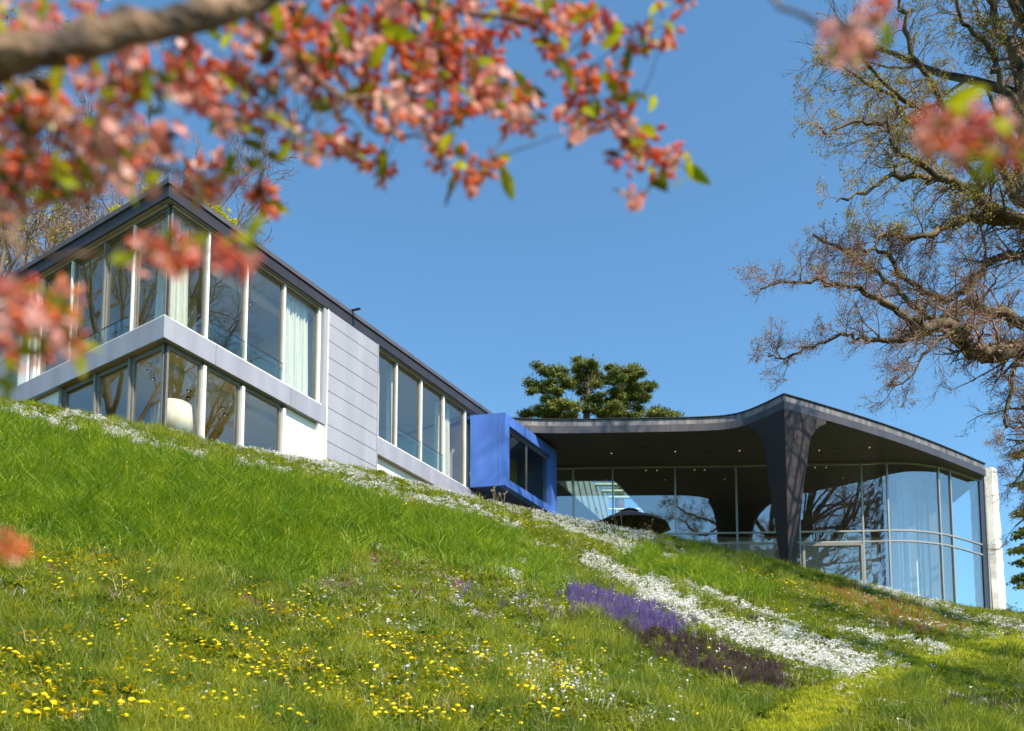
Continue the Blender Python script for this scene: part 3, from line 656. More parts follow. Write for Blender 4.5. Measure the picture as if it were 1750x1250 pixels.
# ------------------------------------------------------------------ parasol
uc = atY(1075, 872, 37.6); ux, uy, uz = uc.x, uc.y, uc.z; R_ = 1.86
par = empty('parasol', (ux, uy, gh(ux, uy)), 'large dark brown parasol open on the terrace in front of the pavilion glass', 'parasol')
mb = MB(); n = 8; rings = [(.03, 0), (.32, -.12), (.9, -.36), (1.35, -.58), (R_, -.88)]
for k, (r, dz) in enumerate(rings):
    for i in range(n * 2):
        an = 2 * math.pi * i / (n * 2) + .04; rr = r * (1 if i % 2 == 0 else .93); mb.v.append((ux + rr * math.cos(an), uy + rr * math.sin(an), uz + dz - (0 if i % 2 == 0 else .0) + (.05 if i % 2 and k == 4 else 0)))
for k in range(4):
    for i in range(16): mb.f.append((k * 16 + i, k * 16 + (i + 1) % 16, (k + 1) * 16 + (i + 1) % 16, (k + 1) * 16 + i)); mb.m.append(0)
mb.build('canopy', M['cloth'], par)
mb = MB()
for i in range(16): an = 2 * math.pi * i / 16 + .22; mb.v.append((ux + .42 * math.cos(an), uy + .42 * math.sin(an), uz - .06))
mb.v.append((ux, uy, uz + .06)); mb.f = [(i, (i + 1) % 16, 16) for i in range(16)]; mb.m = [0] * 16; mb.build('vent', M['cloth'], par)
MB().bar((ux, uy, gh(ux, uy) - .2), (ux, uy, uz + .06), .028, 0, 8).build('pole', M['frame'], par)
MB().disc((ux, uy, uz + .05), .05, .05).build('finial', M['black'], par)
MB().box((ux, uy, gh(ux, uy) + .04), (.9, .9, .1)).build('base', M['concrete'], par)
for i in range(8):
    an = 2 * math.pi * i / 8 + .04; c_, s_ = math.cos(an), math.sin(an)
    MB().bar((ux, uy, uz - .04), (ux + R_ * c_, uy + R_ * s_, uz - .91), .012).build('rib', M['soffit'], par)
    MB().bar((ux + .04 * c_, uy + .04 * s_, uz - 1.15), (ux + 1.0 * c_, uy + 1.0 * s_, uz - .44), .010).build('strut', M['soffit'], par)
#@@TREES
# ------------------------------------------------------------------ trees
def tubes(name, polys, sides, m, parent=None):
    P_ = np.concatenate([p[0] for p in polys]); R = np.concatenate([p[1] for p in polys]); ids = np.concatenate([np.full(len(p[0]), i) for i, p in enumerate(polys)])
    T = np.zeros_like(P_); same = ids[1:] == ids[:-1]; dlt = P_[1:] - P_[:-1]
    T[:-1][same] += dlt[same]; T[1:][same] += dlt[same]
    T /= np.maximum(np.linalg.norm(T, axis=1, keepdims=True), 1e-9)
    up = np.array([.31, .17, .93]); U = np.cross(T, up); nn = np.linalg.norm(U, axis=1, keepdims=True); U = np.where(nn < .05, np.array([[1., 0, 0]]), U / np.maximum(nn, 1e-9)); W = np.cross(T, U)
    an = 2 * np.pi * np.arange(sides) / sides
    V = P_[:, None] + R[:, None, None] * (np.cos(an)[None, :, None] * U[:, None] + np.sin(an)[None, :, None] * W[:, None])
    V = V.reshape(-1, 3); i = np.nonzero(same)[0]; k = np.arange(sides); k2 = (k + 1) % sides
    Fq = np.stack([i[:, None] * sides + k, i[:, None] * sides + k2, (i[:, None] + 1) * sides + k2, (i[:, None] + 1) * sides + k], 2).reshape(-1, 4)
    return link(name, npmesh(name, V, Fq, True), m, parent)
RMIN = .0068
def nrm(v): return v / max(1e-9, float(np.linalg.norm(v)))
def grow(out, tips, p, d, L, r, lvl, maxl, rg, wig=.25, trop=.04, ratio=.62, nch=5, ang=.9, seg=None, start=.25):
    n = max(3, min(8, int(L / (seg or .35)) + 2)); st = L / n; pts = [p.copy()]; dirs = [d.copy()]; q = p.copy(); dd = d.copy()
    for i in range(n):
        dd = nrm(dd + rg.normal(0, wig, 3) + np.array([0, 0, trop])); q = q + dd * st; pts.append(q.copy()); dirs.append(dd.copy())
    rad = r * (1 - .72 * np.linspace(0, 1, n + 1)); out.append((lvl, np.array(pts), rad))
    if lvl >= maxl: tips.append((pts[-1], dirs[-1])); tips.append((pts[len(pts) // 2], dirs[len(pts) // 2])); return
    for k in range(nch):
        f = start + (1 - start) * (k + rg.random()) / nch; x = f * n; i = min(int(x), n - 1); b0 = pts[i] + (pts[i + 1] - pts[i]) * (x - i)
        perp = nrm(np.cross(dirs[i + 1], rg.normal(0, 1, 3))); a = ang * rg.uniform(.6, 1.15); nd = nrm(dirs[i + 1] * math.cos(a) + perp * math.sin(a))
        grow(out, tips, b0, nd, L * ratio * rg.uniform(.7, 1.2) * (1.05 - .4 * f), max(r * (1 - .72 * f) * rg.uniform(.45, .65), RMIN), lvl + 1, maxl, rg, wig, trop, ratio, nch, ang, seg, .15)
def leafquads(name, tips, size, m, parent, rg, per=1, spread=.05, kind=True, wd=.55):
    T = np.array([t[0] for t in tips]); T = np.repeat(T, per, 0); N_ = len(T); T = T + rg.normal(0, spread, (N_, 3))
    a = rg.normal(0, 1, (N_, 3)); a /= np.linalg.norm(a, axis=1, keepdims=True); b = np.cross(a, rg.normal(0, 1, (N_, 3))); b /= np.linalg.norm(b, axis=1, keepdims=True)
    s = size * rg.uniform(.6, 1.4, (N_, 1)); V = np.stack([T - a * s, T + b * s * wd, T + a * s, T - b * s * wd], 1).reshape(-1, 3)
    o = link(name, npmesh(name, V, np.arange(N_ * 4).reshape(-1, 4)), m, parent)
    if kind: o['kind'] = 'stuff'
    return o
M['bud'] = leafmat('yellow_green_buds', (.36, .34, .02), (.50, .43, .03), .4, 1.2, .2, (.22, .12, .05))
M['redbud'] = leafmat('reddish_buds', (.25, .11, .07), (.33, .17, .10), .3, 1, .2)
def finish(root, out, name_big='trunk', lim=2, mbig=None, mtw=None, sb=7, ntrunk=None):
    big = [(p, r) for l, p, r in out if l < lim]; small = [(p, r) for l, p, r in out if l >= lim]
    if ntrunk: tubes('trunk', [big[i] for i in range(ntrunk)], 9, mbig, root); big = big[ntrunk:]
    if big: tubes('branches' if ntrunk else name_big, big, sb, mbig, root)
    if small: o = tubes('twigs', small, 3, mtw, root); o['kind'] = 'stuff'
# --- the old oak at the right: limbs follow what the photograph shows, some are added to shadow the column, the rest grows
rg = np.random.default_rng(11)
OT = np.array([17.2, 25.0, gh(17.2, 25.0) - .3])
oak = empty('oak_tree', tuple(OT), 'huge old oak with bare twisted limbs and first yellow-green buds filling the right edge', 'tree')
def gp(px, py, D): v = rel(px, py, 1.0); v = v * (D / v.y); return np.array(v)
G = [([(1960, 560), (1860, 600), (1800, 590), (1750, 594), (1700, 608), (1668, 603), (1645, 584), (1629, 568), (1607, 555), (1578, 565), (1556, 552)], 25, 23.2, .24, .09),
     ([(1556, 552), (1514, 517), (1469, 494), (1418, 480), (1370, 483), (1300, 494)], 23.2, 22.4, .085, .012),
     ([(1578, 566), (1514, 584), (1469, 578), (1444, 571), (1399, 590), (1354, 606), (1312, 610)], 23.3, 24, .075, .010),
     ([(1960, 500), (1850, 540), (1750, 552), (1722, 539), (1674, 523), (1629, 526), (1604, 552), (1560, 520), (1500, 470), (1440, 430), (1390, 400)], 25, 24, .17, .012),
     ([(1960, 430), (1850, 430), (1750, 437), (1706, 443), (1668, 472), (1620, 514), (1570, 490), (1520, 440), (1480, 430), (1420, 425)], 25.5, 24.5, .15, .012),
     ([(1950, 380), (1850, 400), (1750, 385), (1690, 373), (1655, 373), (1610, 389), (1565, 408), (1511, 395), (1490, 430), (1440, 445)], 25.4, 23, .16, .012),
     ([(1900, 330), (1800, 400), (1750, 384), (1687, 352), (1642, 320), (1610, 307), (1578, 304), (1527, 301), (1480, 330), (1430, 345)], 25.2, 22.5, .17, .012),
     ([(1610, 304), (1565, 272), (1527, 262), (1514, 218), (1470, 210), (1420, 225), (1400, 220)], 23, 22.3, .07, .010),
     ([(1750, 606), (1740, 630), (1725, 665), (1716, 712), (1720, 730)], 24.5, 24.2, .07, .02),
     ([(1900, 300), (1800, 310), (1745, 350), (1748, 224), (1741, 112), (1700, 32), (1680, -60)], 25.2, 25, .17, .04),
     ([(1748, 200), (1706, 138), (1700, 96), (1674, 64), (1640, 20), (1620, -60)], 25, 24, .10, .02),
     ([(1745, 350), (1700, 260), (1640, 230), (1600, 150), (1560, 90), (1540, 10), (1530, -60)], 25, 23.5, .11, .02),
     ([(1690, 370), (1640, 250), (1590, 200), (1520, 150), (1470, 90), (1460, 60)], 24.5, 23, .09, .012),
     ([(1640, 230), (1600, 250), (1560, 215), (1520, 165), (1460, 130), (1410, 110)], 24, 22.8, .07, .010),
     ([(1820, 560), (1800, 640), (1770, 700), (1765, 760), (1750, 800), (1730, 830)], 25, 25.5, .10, .012),
     ([(1810, 640), (1790, 760), (1770, 850), (1735, 900)], 25, 25.8, .06, .012),
     ([(1629, 568), (1580, 610), (1560, 640), (1520, 660)], 23.4, 23, .05, .008)]
out = []; tips = []
trunk = [OT, OT + [.05, 0, 2.5], OT + [-.1, .1, 5.0], OT + [.1, 0, 7.0], OT + [-.1, -.1, 10], OT + [-.3, 0, 14], OT + [.2, .3, 18], OT + [.6, 0, 23]]
tp = np.array(trunk); out.append((0, tp, np.array([.75, .6, .55, .5, .42, .32, .2, .08])))
for pts, d0, d1, r0, r1 in G:
    n = len(pts); P_ = np.array([gp(a, b_, d0 + (d1 - d0) * i / (n - 1)) for i, (a, b_) in enumerate(pts)])
    # catmull + crook
    fine = []
    for i in range(n - 1):
        p0, p1, p2, p3 = P_[max(i - 1, 0)], P_[i], P_[i + 1], P_[min(i + 2, n - 1)]
        for k in range(4): t = k / 4; fine.append(.5 * (2 * p1 + (p2 - p0) * t + (2 * p0 - 5 * p1 + 4 * p2 - p3) * t * t + (3 * p1 - p0 - 3 * p2 + p3) * t ** 3))
    fine.append(P_[-1]); fine = np.array(fine); fine[1:-1] += rg.normal(0, .05, fine[1:-1].shape)
    rr = np.linspace(r0, r1 * 1.6, len(fine)) * rg.uniform(.85, 1.2, len(fine)) * 1.15; out.append((0, fine, rr))
    if pts[0][0] >= 1900:   # tie to the trunk
        s0 = fine[0]; zt = min(s0[2] - .8, OT[2] + 16); base = np.array([OT[0], OT[1], zt]); out.append((0, np.array([base, (base + s0) / 2 + [0, 0, -.1], s0]), np.array([r0 * 1.5, r0 * 1.2, r0])))
    L_ = np.linalg.norm(np.diff(fine, axis=0), axis=1).sum(); cnt = int(L_ * 4.8)
    for k in range(cnt):
        f = rg.uniform(.08, 1); x = f * (len(fine) - 1); i = min(int(x), len(fine) - 2); p = fine[i] + (fine[i + 1] - fine[i]) * (x - i); d = nrm(fine[i + 1] - fine[i])
        perp = nrm(np.cross(d, rg.normal(0, 1, 3))); a = rg.uniform(.5, 1.2); nd = nrm(d * math.cos(a) + perp * math.sin(a) + np.array([0, 0, .12]))
        rb = max(.010, (r0 + (r1 - r0) * f) * rg.uniform(.18, .36))
        grow(out, tips, p, nd, rg.uniform(.5, 1.5) * (1.1 - .4 * f), min(rb * 1.5, .06), 1, 3, rg, .25, .03, .62, 6, .8, .25)
SH = [([(1362.8, 688.8), (1370, 717.6), (1373.6, 736.8), (1385.6, 748.8), (1400, 775)], 13.5, .055, .085), ([(1342, 730), (1355.6, 735), (1364, 732), (1374, 738)], 13.5, .03, .05), ([(1342, 752), (1350, 768), (1364, 781), (1377, 795)], 13.8, .03, .06),  # added limbs, set back along the sun so their shadows cross the column
      ([(1342, 800), (1346, 830), (1358.4, 853), (1375, 862)], 14.2, .04, .085), ([(1345, 903), (1356, 885), (1370, 868)], 14.4, .05, .06), ([(1395, 716), (1392, 735), (1404, 750)], 13.4, .035, .05), ([(1350, 700), (1362, 716), (1358, 730)], 13.2, .025, .03)]
hub = OT + np.array([.6, .2, 13.5])
for pts, L_, r0, r1 in SH:
    q = []
    for a, b_ in pts:
        r_ = ray(a, b_); n_ = Vector((dr.y, -dr.x, 0)); k_ = n_.dot(cR) / (n_.x * r_.x + n_.y * r_.y); q.append(np.array(r_ * k_ + SUN * L_))
    q = np.array(q); out.append((0, q, np.linspace(r0, r1, len(q)) if len(q) > 1 else r1))
    e = q[-1]; m1 = (e + hub) / 2 + np.array([0, 0, -.5]); out.append((0, np.array([hub, m1, e]), np.array([r1 * 2, r1 * 1.4, r1])))
    for j in range(len(q) - 1):
        for k in range(2):
            f = rg.random(); p = q[j] + (q[j + 1] - q[j]) * f; d = nrm(q[j + 1] - q[j] + rg.normal(0, .5, 3)); grow(out, tips, p, nrm(-d + rg.normal(0, .6, 3) + [0, 0, .1]), rg.uniform(.9, 1.8), .022, 1, 3, rg, .25, .03, .6, 5, .8, .3)
# upper crown, above the frame
for k in range(16):
    z = 14 + .65 * k; a = 2.4 * k; b0 = OT + np.array([.2, 0, z]); grow(out, tips, b0, nrm(np.array([-.15 - .5 * abs(math.cos(a)), .55 * math.sin(a) - .15, 1.0])), rg.uniform(7, 10), .19, 0, 3, rg, .17, .05, .55, 7, .75, .7)
# a second leader leaning right, outside the frame: its limbs throw the big shadows on the pavilion
for k in range(3):
    z = 9 + 2.0 * k; b0 = OT + np.array([0, 0, z]); d = nrm(np.array([.55 + .25 * math.sin(k), .12 * math.cos(k * 2.1), .85])); grow(out, tips, b0, d, 8.0, .26, 0, 3, rg, .16, .04, .5, 6, .75, .8)
# rest of the crown, outside the frame: fills reflections and throws the shadows on the pavilion
for k in range(16):
    z = rg.uniform(5, 22); a = rg.uniform(0, 6.283); 
    d = nrm(np.array([math.cos(a), math.sin(a) * .9 - .1, rg.uniform(.1, .8)])); b0 = OT + np.array([0, 0, z])
    if d[0] < .1: d[0] = abs(d[0]) + .2; d = nrm(d)
    grow(out, tips, b0, d, rg.uniform(4.5, 7.5), rg.uniform(.12, .22), 0, 3, rg, .22, .05, .55, 6, .8, .6)
print('oak polys', len(out), 'tips', len(tips))
finish(oak, out, lim=1, mbig=M['bark'], mtw=M['twig'], sb=8, ntrunk=1)
ix = rg.permutation(len(tips)); t1 = [tips[i] for i in ix[:int(len(tips) * .5)]]
def isred(t):
    a, b_ = proj(*t[0]); return b_ > 395
leafquads('buds', [t for t in t1 if not isred(t) or rg.random() < .2], .031, M['bud'], oak, rg, 2, .04)
leafquads('red_buds', [tips[i] for i in ix if isred(tips[i])], .017, M['redbud'], oak, rg, 2, .05)
# --- bare trees behind and beside the wing
def baretree(x, y, h, label, seed, bud=.0, n=15, spread=.55, rt=.26, budmat='bud', col='bark2', grp='bare trees behind the villa', zb=None, bsz=.05, lv=3):
    rg = np.random.default_rng(seed); z = gh(x, y) if zb is None else zb; b0 = np.array([x, y, z]); root = empty('bare_tree', tuple(b0), label, 'tree', grp); out = []; tips = []
    nseg = 9; q = b0.copy(); d = np.array([0, 0, 1.]); pts = [q.copy()]
    for i in range(nseg): d = nrm(d + rg.normal(0, .07, 3) + [0, 0, .12]); q = q + d * h * .85 / nseg; pts.append(q.copy())
    pts = np.array(pts); out.append((0, pts, rt * (1 - .85 * np.linspace(0, 1, nseg + 1))))
    for k in range(n):
        f = .28 + .72 * (k + rg.random()) / n; xx = f * nseg; i = min(int(xx), nseg - 1); p = pts[i] + (pts[i + 1] - pts[i]) * (xx - i); a = rg.uniform(0, 6.283)
        dd = nrm(np.array([math.cos(a) * spread, math.sin(a) * spread, rg.uniform(.5, 1.0)]))
        grow(out, tips, p, dd, h * rg.uniform(.26, .40) * (1.15 - .55 * f), rt * (1 - .8 * f) * .6, 1, lv + 1, rg, .16, .07, .58, 5, .62, h * .05, .25)
    out = [(l, p, np.maximum(r, .011)) for l, p, r in out]; finish(root, out, lim=2, mbig=M[col], mtw=M['twig'], ntrunk=1)
    if bud: k = rg.permutation(len(tips))[:int(len(tips) * bud)]; leafquads('buds', [tips[i] for i in k], bsz, M[budmat], root, rg, 2, .12)
    return root
def bx_(px, D): return (px - CX) / F * D * 1.04
baretree(bx_(20, 36), 36, 21, 'bare reddish-twigged tree behind the far left end of the villa roof', 21, .3, budmat='redbud', bsz=.035)
baretree(bx_(160, 38), 38, 24, 'tall bare tree with dark upright trunk behind the left-hand roof slope', 22, .15, bsz=.03)
baretree(bx_(235, 42), 42, 25, 'slender bare tree behind the roof, just left of its corner', 23, .3, bsz=.04)
baretree(bx_(345, 44), 44, 25, 'thin red-twigged tree rising behind the roof, right of its corner', 24, .5, n=10, spread=.4, budmat='redbud', bsz=.035)
baretree(bx_(-40, 31), 31, 15, 'small tree with yellow leaf buds at the left edge beyond the villa', 25, .5, bsz=.05)
# trees that stand left of the picture and show in the left-hand glass
baretree(-30, 24, 24, 'nearest bare tree left of the villa, mirrored in the panes beside its glass corner', 31, .8, bsz=.06, rt=.3, lv=3, grp='trees mirrored in the glass')
baretree(-24, 30, 22, 'slimmer bare tree left of the villa, closest to its left end wall', 32, .8, bsz=.06, rt=.28, lv=3, grp='trees mirrored in the glass')
baretree(-38, 29, 26, 'tallest bare tree left of the villa, farthest from its left-hand windows', 33, .6, bsz=.06, rt=.35, lv=3, grp='trees mirrored in the glass')
baretree(14.8, 10.2, 17, 'bare tree on the lawn beyond the right edge, beside the mown strip', 35, .5, bsz=.05, rt=.28, lv=3, grp=None)
baretree(12.6, 6.0, 13, 'smaller bare tree standing nearest at the right, beyond the lower right lawn', 36, .5, bsz=.05, rt=.2, lv=3, grp=None)
# --- pines behind the pavilion
M['pine'] = leafmat('pine_needles', (.085, .12, .018), (.20, .21, .030), .2, .8, .0)
def needles(name, blobs, D, m, parent, rg, dens=10, size=.13, kx=.183, ox=860, oy=590):
    P_ = []
    for bx0, by0, br in blobs:
        px, py, r = ox + bx0 * kx, oy + by0 * kx, br * kx; c = gp(px, py, D + rg.uniform(-1.2, 1.2)); R = r / F * D
        sub = max(3, int(dens * 1.1 * (R / .5) ** 2))
        for s in range(sub):
            v = nrm(rg.normal(0, 1, 3)); cc = c + v * R * rg.uniform(.2, 1.12) * [1, 1.1, .6]; k = int(120); pts = cc + rg.normal(0, rg.uniform(.10, .20), (k, 3)) * [1.25, 1.1, .45]; P_.append(pts)
    T = [(p, None) for p in np.concatenate(P_)]
    return leafquads(name, T, size, m, parent, rg, 1, .01, True, .22)
def pine(px, D, blobs, label, seed, twoend, grp='pines behind the pavilion roof'):
    rg = np.random.default_rng(seed); x = atY(px, 700, D).x; z = gh(x, D); root = empty('pine_tree', (x, D, z), label, 'tree', grp)
    tr = [np.array([x, D, z])] + [gp(a, b_, D) for a, b_ in twoend]; n = len(tr)
    tubes('trunk', [(np.array(tr), np.linspace(.38, .06, n))], 8, M['bark'], root)
    br = []
    for bx0, by0, r in blobs:
        c = gp(860 + bx0 * .183, 590 + by0 * .183, D); j = min(range(1, n), key=lambda k: np.linalg.norm(tr[k] - c) + (0 if tr[k][2] < c[2] else 1)); s = tr[j]
        br.append((np.array([s, (s + c) / 2 + [0, 0, -.12], c]), np.array([.10, .06, .02])))
    tubes('branches', br, 5, M['bark'], root); needles('foliage', blobs, D, M['pine'], root, rg)
pine(965, 55, [(320, 215, 42), (380, 250, 50), (460, 215, 40), (455, 280, 60), (550, 240, 38), (240, 350, 42), (260, 430, 42), (330, 385, 55), (400, 420, 55), (450, 360, 60), (560, 320, 55), (600, 380, 60), (510, 430, 60), (215, 655, 48), (250, 620, 40), (340, 590, 50), (340, 650, 40), (420, 520, 60), (430, 600, 60), (560, 560, 70), (520, 640, 70), (640, 650, 70), (640, 570, 55), (460, 660, 60)],
     'broad dark green pine behind the left of the pavilion roof', 41, [(962, 760), (955, 700), (950, 670), (940, 645)])
pine(1003, 56, [(705, 140, 30), (720, 190, 38), (690, 240, 40), (780, 190, 50), (810, 160, 30), (840, 230, 45), (870, 260, 40), (760, 290, 60), (830, 330, 50), (700, 320, 45), (680, 380, 45), (800, 400, 50), (730, 440, 35), (780, 490, 38), (840, 500, 34), (900, 470, 34), (930, 320, 45), (980, 330, 50), (890, 370, 40), (860, 560, 50), (800, 600, 50), (890, 620, 60), (980, 640, 60), (1020, 650, 50), (880, 560, 40)],
     'tallest narrow pine in the middle of the group behind the pavilion roof', 42, [(1000, 760), (1003, 700), (1005, 660), (1003, 630)])
pine(1062, 56, [(980, 200, 36), (1060, 210, 40), (1020, 260, 45), (1000, 330, 50), (1080, 330, 55), (1150, 250, 50), (1220, 200, 34), (1240, 250, 50), (1290, 270, 34), (1190, 310, 60), (1260, 350, 50), (1240, 400, 55), (1320, 380, 40), (1385, 385, 38), (1360, 410, 35), (1330, 470, 34), (1150, 400, 60), (1020, 430, 50), (980, 500, 45), (1060, 490, 60), (1150, 490, 55), (1230, 480, 55), (1290, 520, 48), (1040, 570, 55), (1130, 560, 55), (1250, 600, 50), (1060, 640, 50), (1180, 660, 40), (1240, 660, 36)],
     'rounded pine at the right of the group behind the pavilion roof', 43, [(1056, 760), (1055, 705), (1060, 670), (1075, 640)])
pine(1132, 54, [(1390, 650, 45), (1440, 620, 40), (1500, 620, 45), (1550, 630, 45), (1600, 655, 36), (1470, 660, 50), (1540, 665, 45)], 'low round pine top just over the pavilion roof, right of the group', 44, [(1130, 760), (1132, 715)])
# conifer and hedge at the right edge
rg = np.random.default_rng(51)
x = atY(1775, 900, 47).x; z = gh(x, 47); con = empty('conifer', (x, 47, z), 'dark conifer with drooping boughs at the right edge beside the concrete pier', 'tree')
tubes('trunk', [(np.array([[x, 47, z], [x, 47, z + 10]]), np.array([.25, .05]))], 7, M['bark'], con)
br = []; T = []
for py in (780, 830, 880, 915, 945, 965, 990, 1000):
    for s in range(5):
        e = gp(rg.uniform(1722, 1760) if s else 1726 + rg.uniform(0, 12), py + rg.uniform(-6, 6), 47 + rg.uniform(-1.2, 1.2)); b0 = np.array([x, 47, e[2] + .5]); br.append((np.array([b0, (b0 + e) / 2 + [0, 0, .15], e]), np.array([.05, .035, .012])))
        for k in range(160):
            f = rg.uniform(.25, 1.02); T.append((b0 + (e - b0) * f + rg.normal(0, .09, 3) * [1.4, 1.4, .5], None))
tubes('branches', br, 4, M['bark'], con); leafquads('foliage', T, .085, M['pine'], con, rg, 1, .02)
M['hedge'] = leafmat('hedge_leaves', (.035, .05, .012), (.075, .095, .02), .2, 2, 0)
x0 = atY(1742, 1045, 43).x; hd = empty('hedge', (x0, 43, gh(x0, 43)), 'low dark hedge at the right edge beyond the lawn crest', 'hedge')
T = []
for k in range(26):
    c = np.array([x0 + rg.uniform(-.35, 3), 43 + rg.uniform(0, 2), gh(x0, 43) + rg.uniform(-.2, .75)]); T += [(c + v, None) for v in rg.normal(0, .16, (230, 3))]
leafquads('foliage', T, .045, M['hedge'], hd, rg, 1, .01)
tubes('stems', [(np.array([[x0 + k * .5, 43.5, gh(x0, 43) - .2], [x0 + k * .5, 43.6, gh(x0, 43) + .5]]), np.array([.03, .01])) for k in range(6)], 4, M['bark'], hd)
# yellow flowering shrubs showing over the roof
M['yel'] = leafmat('yellow_green_blossom', (.48, .46, .02), (.60, .55, .03), .4, 3, 0)
def maple(px, D, blobs, label, seed):
    rg = np.random.default_rng(seed); x = atY(px, 360, D).x; z = gh(x, D); root = empty('flowering_maple', (x, D, z), label, 'tree', 'yellow flowering trees behind the roof'); T = []; br = []
    s = gp(px, blobs[0][1] + 70, D)
    for a, b_, r in blobs:
        c = gp(a, b_, D); br.append((np.array([s, (s + c) / 2, c]), np.array([.05, .03, .01])))
        for k in range(int(r * 3)):
            cc = c + rg.normal(0, r / F * D * .5, 3); T += [(cc + v, None) for v in rg.normal(0, .05, (16, 3))]
    tubes('trunk', [(np.array([[x, D, z], s]), np.array([.14, .06]))], 6, M['bark2'], root); tubes('branches', br, 4, M['bark2'], root); leafquads('blossom', T, .045, M['yel'], root, rg, 1, .01)
maple(358, 31, [(355, 350, 10), (368, 362, 12), (362, 345, 7), (378, 372, 10), (345, 352, 8), (385, 380, 8), (398, 382, 6), (352, 338, 5), (372, 385, 8), (332, 334, 6)], 'yellow blossoming shrub showing over the roof right of its corner', 61)
maple(230, 30, [(256, 327, 7), (262, 322, 6), (252, 334, 6), (270, 320, 6), (222, 352, 4), (198, 362, 6), (205, 361, 5)], 'yellow blossoming twigs showing over the roof left of its corner', 62)
#@@LAWN
# ------------------------------------------------------------------ lawn
def unl(name, me, mats):
    o = bpy.data.objects.new(name, me); me.materials.clear()
    for m in (mats if isinstance(mats, list) else [mats]): me.materials.append(m)
    return o
def tuft(name, nb, h0, h1, wd, lean, rad, m, seed, curve=1.0):
    rg = np.random.default_rng(seed); V = []; Fc = []
    for i in range(nb):
        a = rg.uniform(0, 6.283); r = rad * math.sqrt(rg.random()); bx0, by0 = r * math.cos(a), r * math.sin(a); h = rg.uniform(h0, h1); th = rg.uniform(0, 6.283); dx, dy = math.cos(th), math.sin(th); le = h * rg.uniform(.1, 1) * lean
        ca = rg.uniform(0, 6.283); cx_, cy_ = math.cos(ca) * wd / 2, math.sin(ca) * wd / 2; b = len(V)
        for f, wf in ((0, 1), (.5, .85), (1, 0)):
            x_ = bx0 + dx * le * f ** (1 + curve); y_ = by0 + dy * le * f ** (1 + curve); z_ = h * f * (1 - .18 * f * lean)
            if f < 1: V += [(x_ - cx_ * wf, y_ - cy_ * wf, z_), (x_ + cx_ * wf, y_ + cy_ * wf, z_)]
            else: V.append((x_, y_, z_))
        Fc += [(b, b + 1, b + 3, b + 2), (b + 2, b + 3, b + 4)]
    me = bpy.data.meshes.new(name); me.from_pydata(V, [], Fc); return unl(name, me, m)
def clover(name, nb, h, ls, rad, m, seed):
    rg = np.random.default_rng(seed); V = []; Fc = []
    for i in range(nb):
        a = rg.uniform(0, 6.283); r = rad * math.sqrt(rg.random()); c = np.array([r * math.cos(a), r * math.sin(a), h * rg.uniform(.4, 1.1)]); n_ = nrm(np.array([rg.normal(0, .35), rg.normal(0, .35), 1])); u = nrm(np.cross(n_, [.3, .9, .1])); v = np.cross(n_, u); s = ls * rg.uniform(.6, 1.3); b = len(V)
        V += [tuple(c - u * s), tuple(c + v * s * .6), tuple(c + u * s), tuple(c - v * s * .6)]; Fc.append((b, b + 1, b + 2, b + 3))
    me = bpy.data.meshes.new(name); me.from_pydata(V, [], Fc); return unl(name, me, m)
def rosette(name, seed):
    rg = np.random.default_rng(seed); mb = MB()
    for k in range(11):
        a = 2 * math.pi * k / 11 + rg.normal(0, .15); L_ = rg.uniform(.06, .11); d = np.array([math.cos(a), math.sin(a), 0]); t_ = np.array([-math.sin(a), math.cos(a), 0]); up = rg.uniform(.25, .8); z0 = .02; ws = [.004, .011, .009, .013, .010, 0.0]; pts = []
        for i, w_ in enumerate(ws):
            f = i / 5; c = d * L_ * f + np.array([0, 0, z0 + L_ * (up * f - .55 * f * f)]); pts += [tuple(c - t_ * w_), tuple(c + t_ * w_)]
        mb.add(pts, [(2 * i, 2 * i + 1, 2 * i + 3, 2 * i + 2) for i in range(5)])
    return unl(name, mb.mesh(name), M['clover'])
def flower(name, n, r, h, mats, seed, droop=.2, petals=9, stem=True, core=.35, dome=0, tuftn=1, spread=0):
    rg = np.random.default_rng(seed); mb = MB()
    for k in range(tuftn):
        ox, oy = rg.normal(0, spread, 2) if spread else (0, 0); hh = h * rg.uniform(.8, 1.2); tl = rg.normal(0, .22, 2); nn = nrm(np.array([tl[0] + .1, tl[1] - .55, 1])); u = nrm(np.cross(nn, [0, 1, .1])); v = np.cross(nn, u); c = np.array([ox, oy, hh]); rr = r * rg.uniform(.8, 1.15)
        ring = [tuple(c + (u * math.cos(6.2832 * i / (petals * 2)) + v * math.sin(6.2832 * i / (petals * 2))) * (rr if i % 2 == 0 else rr * .72) - nn * droop * rr * (1 if i % 2 == 0 else .6)) for i in range(petals * 2)]
        mb.add([tuple(c)] + ring, [(0, i + 1, (i + 1) % (petals * 2) + 1) for i in range(petals * 2)], 0)
        if dome: mb.add([tuple(c + nn * dome * rr)] + [tuple(c + (u * math.cos(6.2832 * i / 10 + .2) + v * math.sin(6.2832 * i / 10 + .2)) * rr * .7 * (1 if i % 2 else .85) + nn * dome * rr * .35) for i in range(10)], [(0, i + 1, (i + 1) % 10 + 1) for i in range(10)], 0)
        if core: mb.add([tuple(c + nn * rr * .25)] + [tuple(c + (u * math.cos(6.2832 * i / 6) + v * math.sin(6.2832 * i / 6)) * rr * core + nn * rr * .06) for i in range(6)], [(0, i + 1, (i + 1) % 6 + 1) for i in range(6)], 1)
        if stem:
            s_ = .0016; mb.add([(ox - s_, oy, 0), (ox + s_, oy, 0), (ox + s_ + tl[0] * .0, oy, hh * .98), (ox - s_, oy, hh * .98)], [(0, 1, 2, 3)], 2)
    return unl(name, mb.mesh(name), mats)
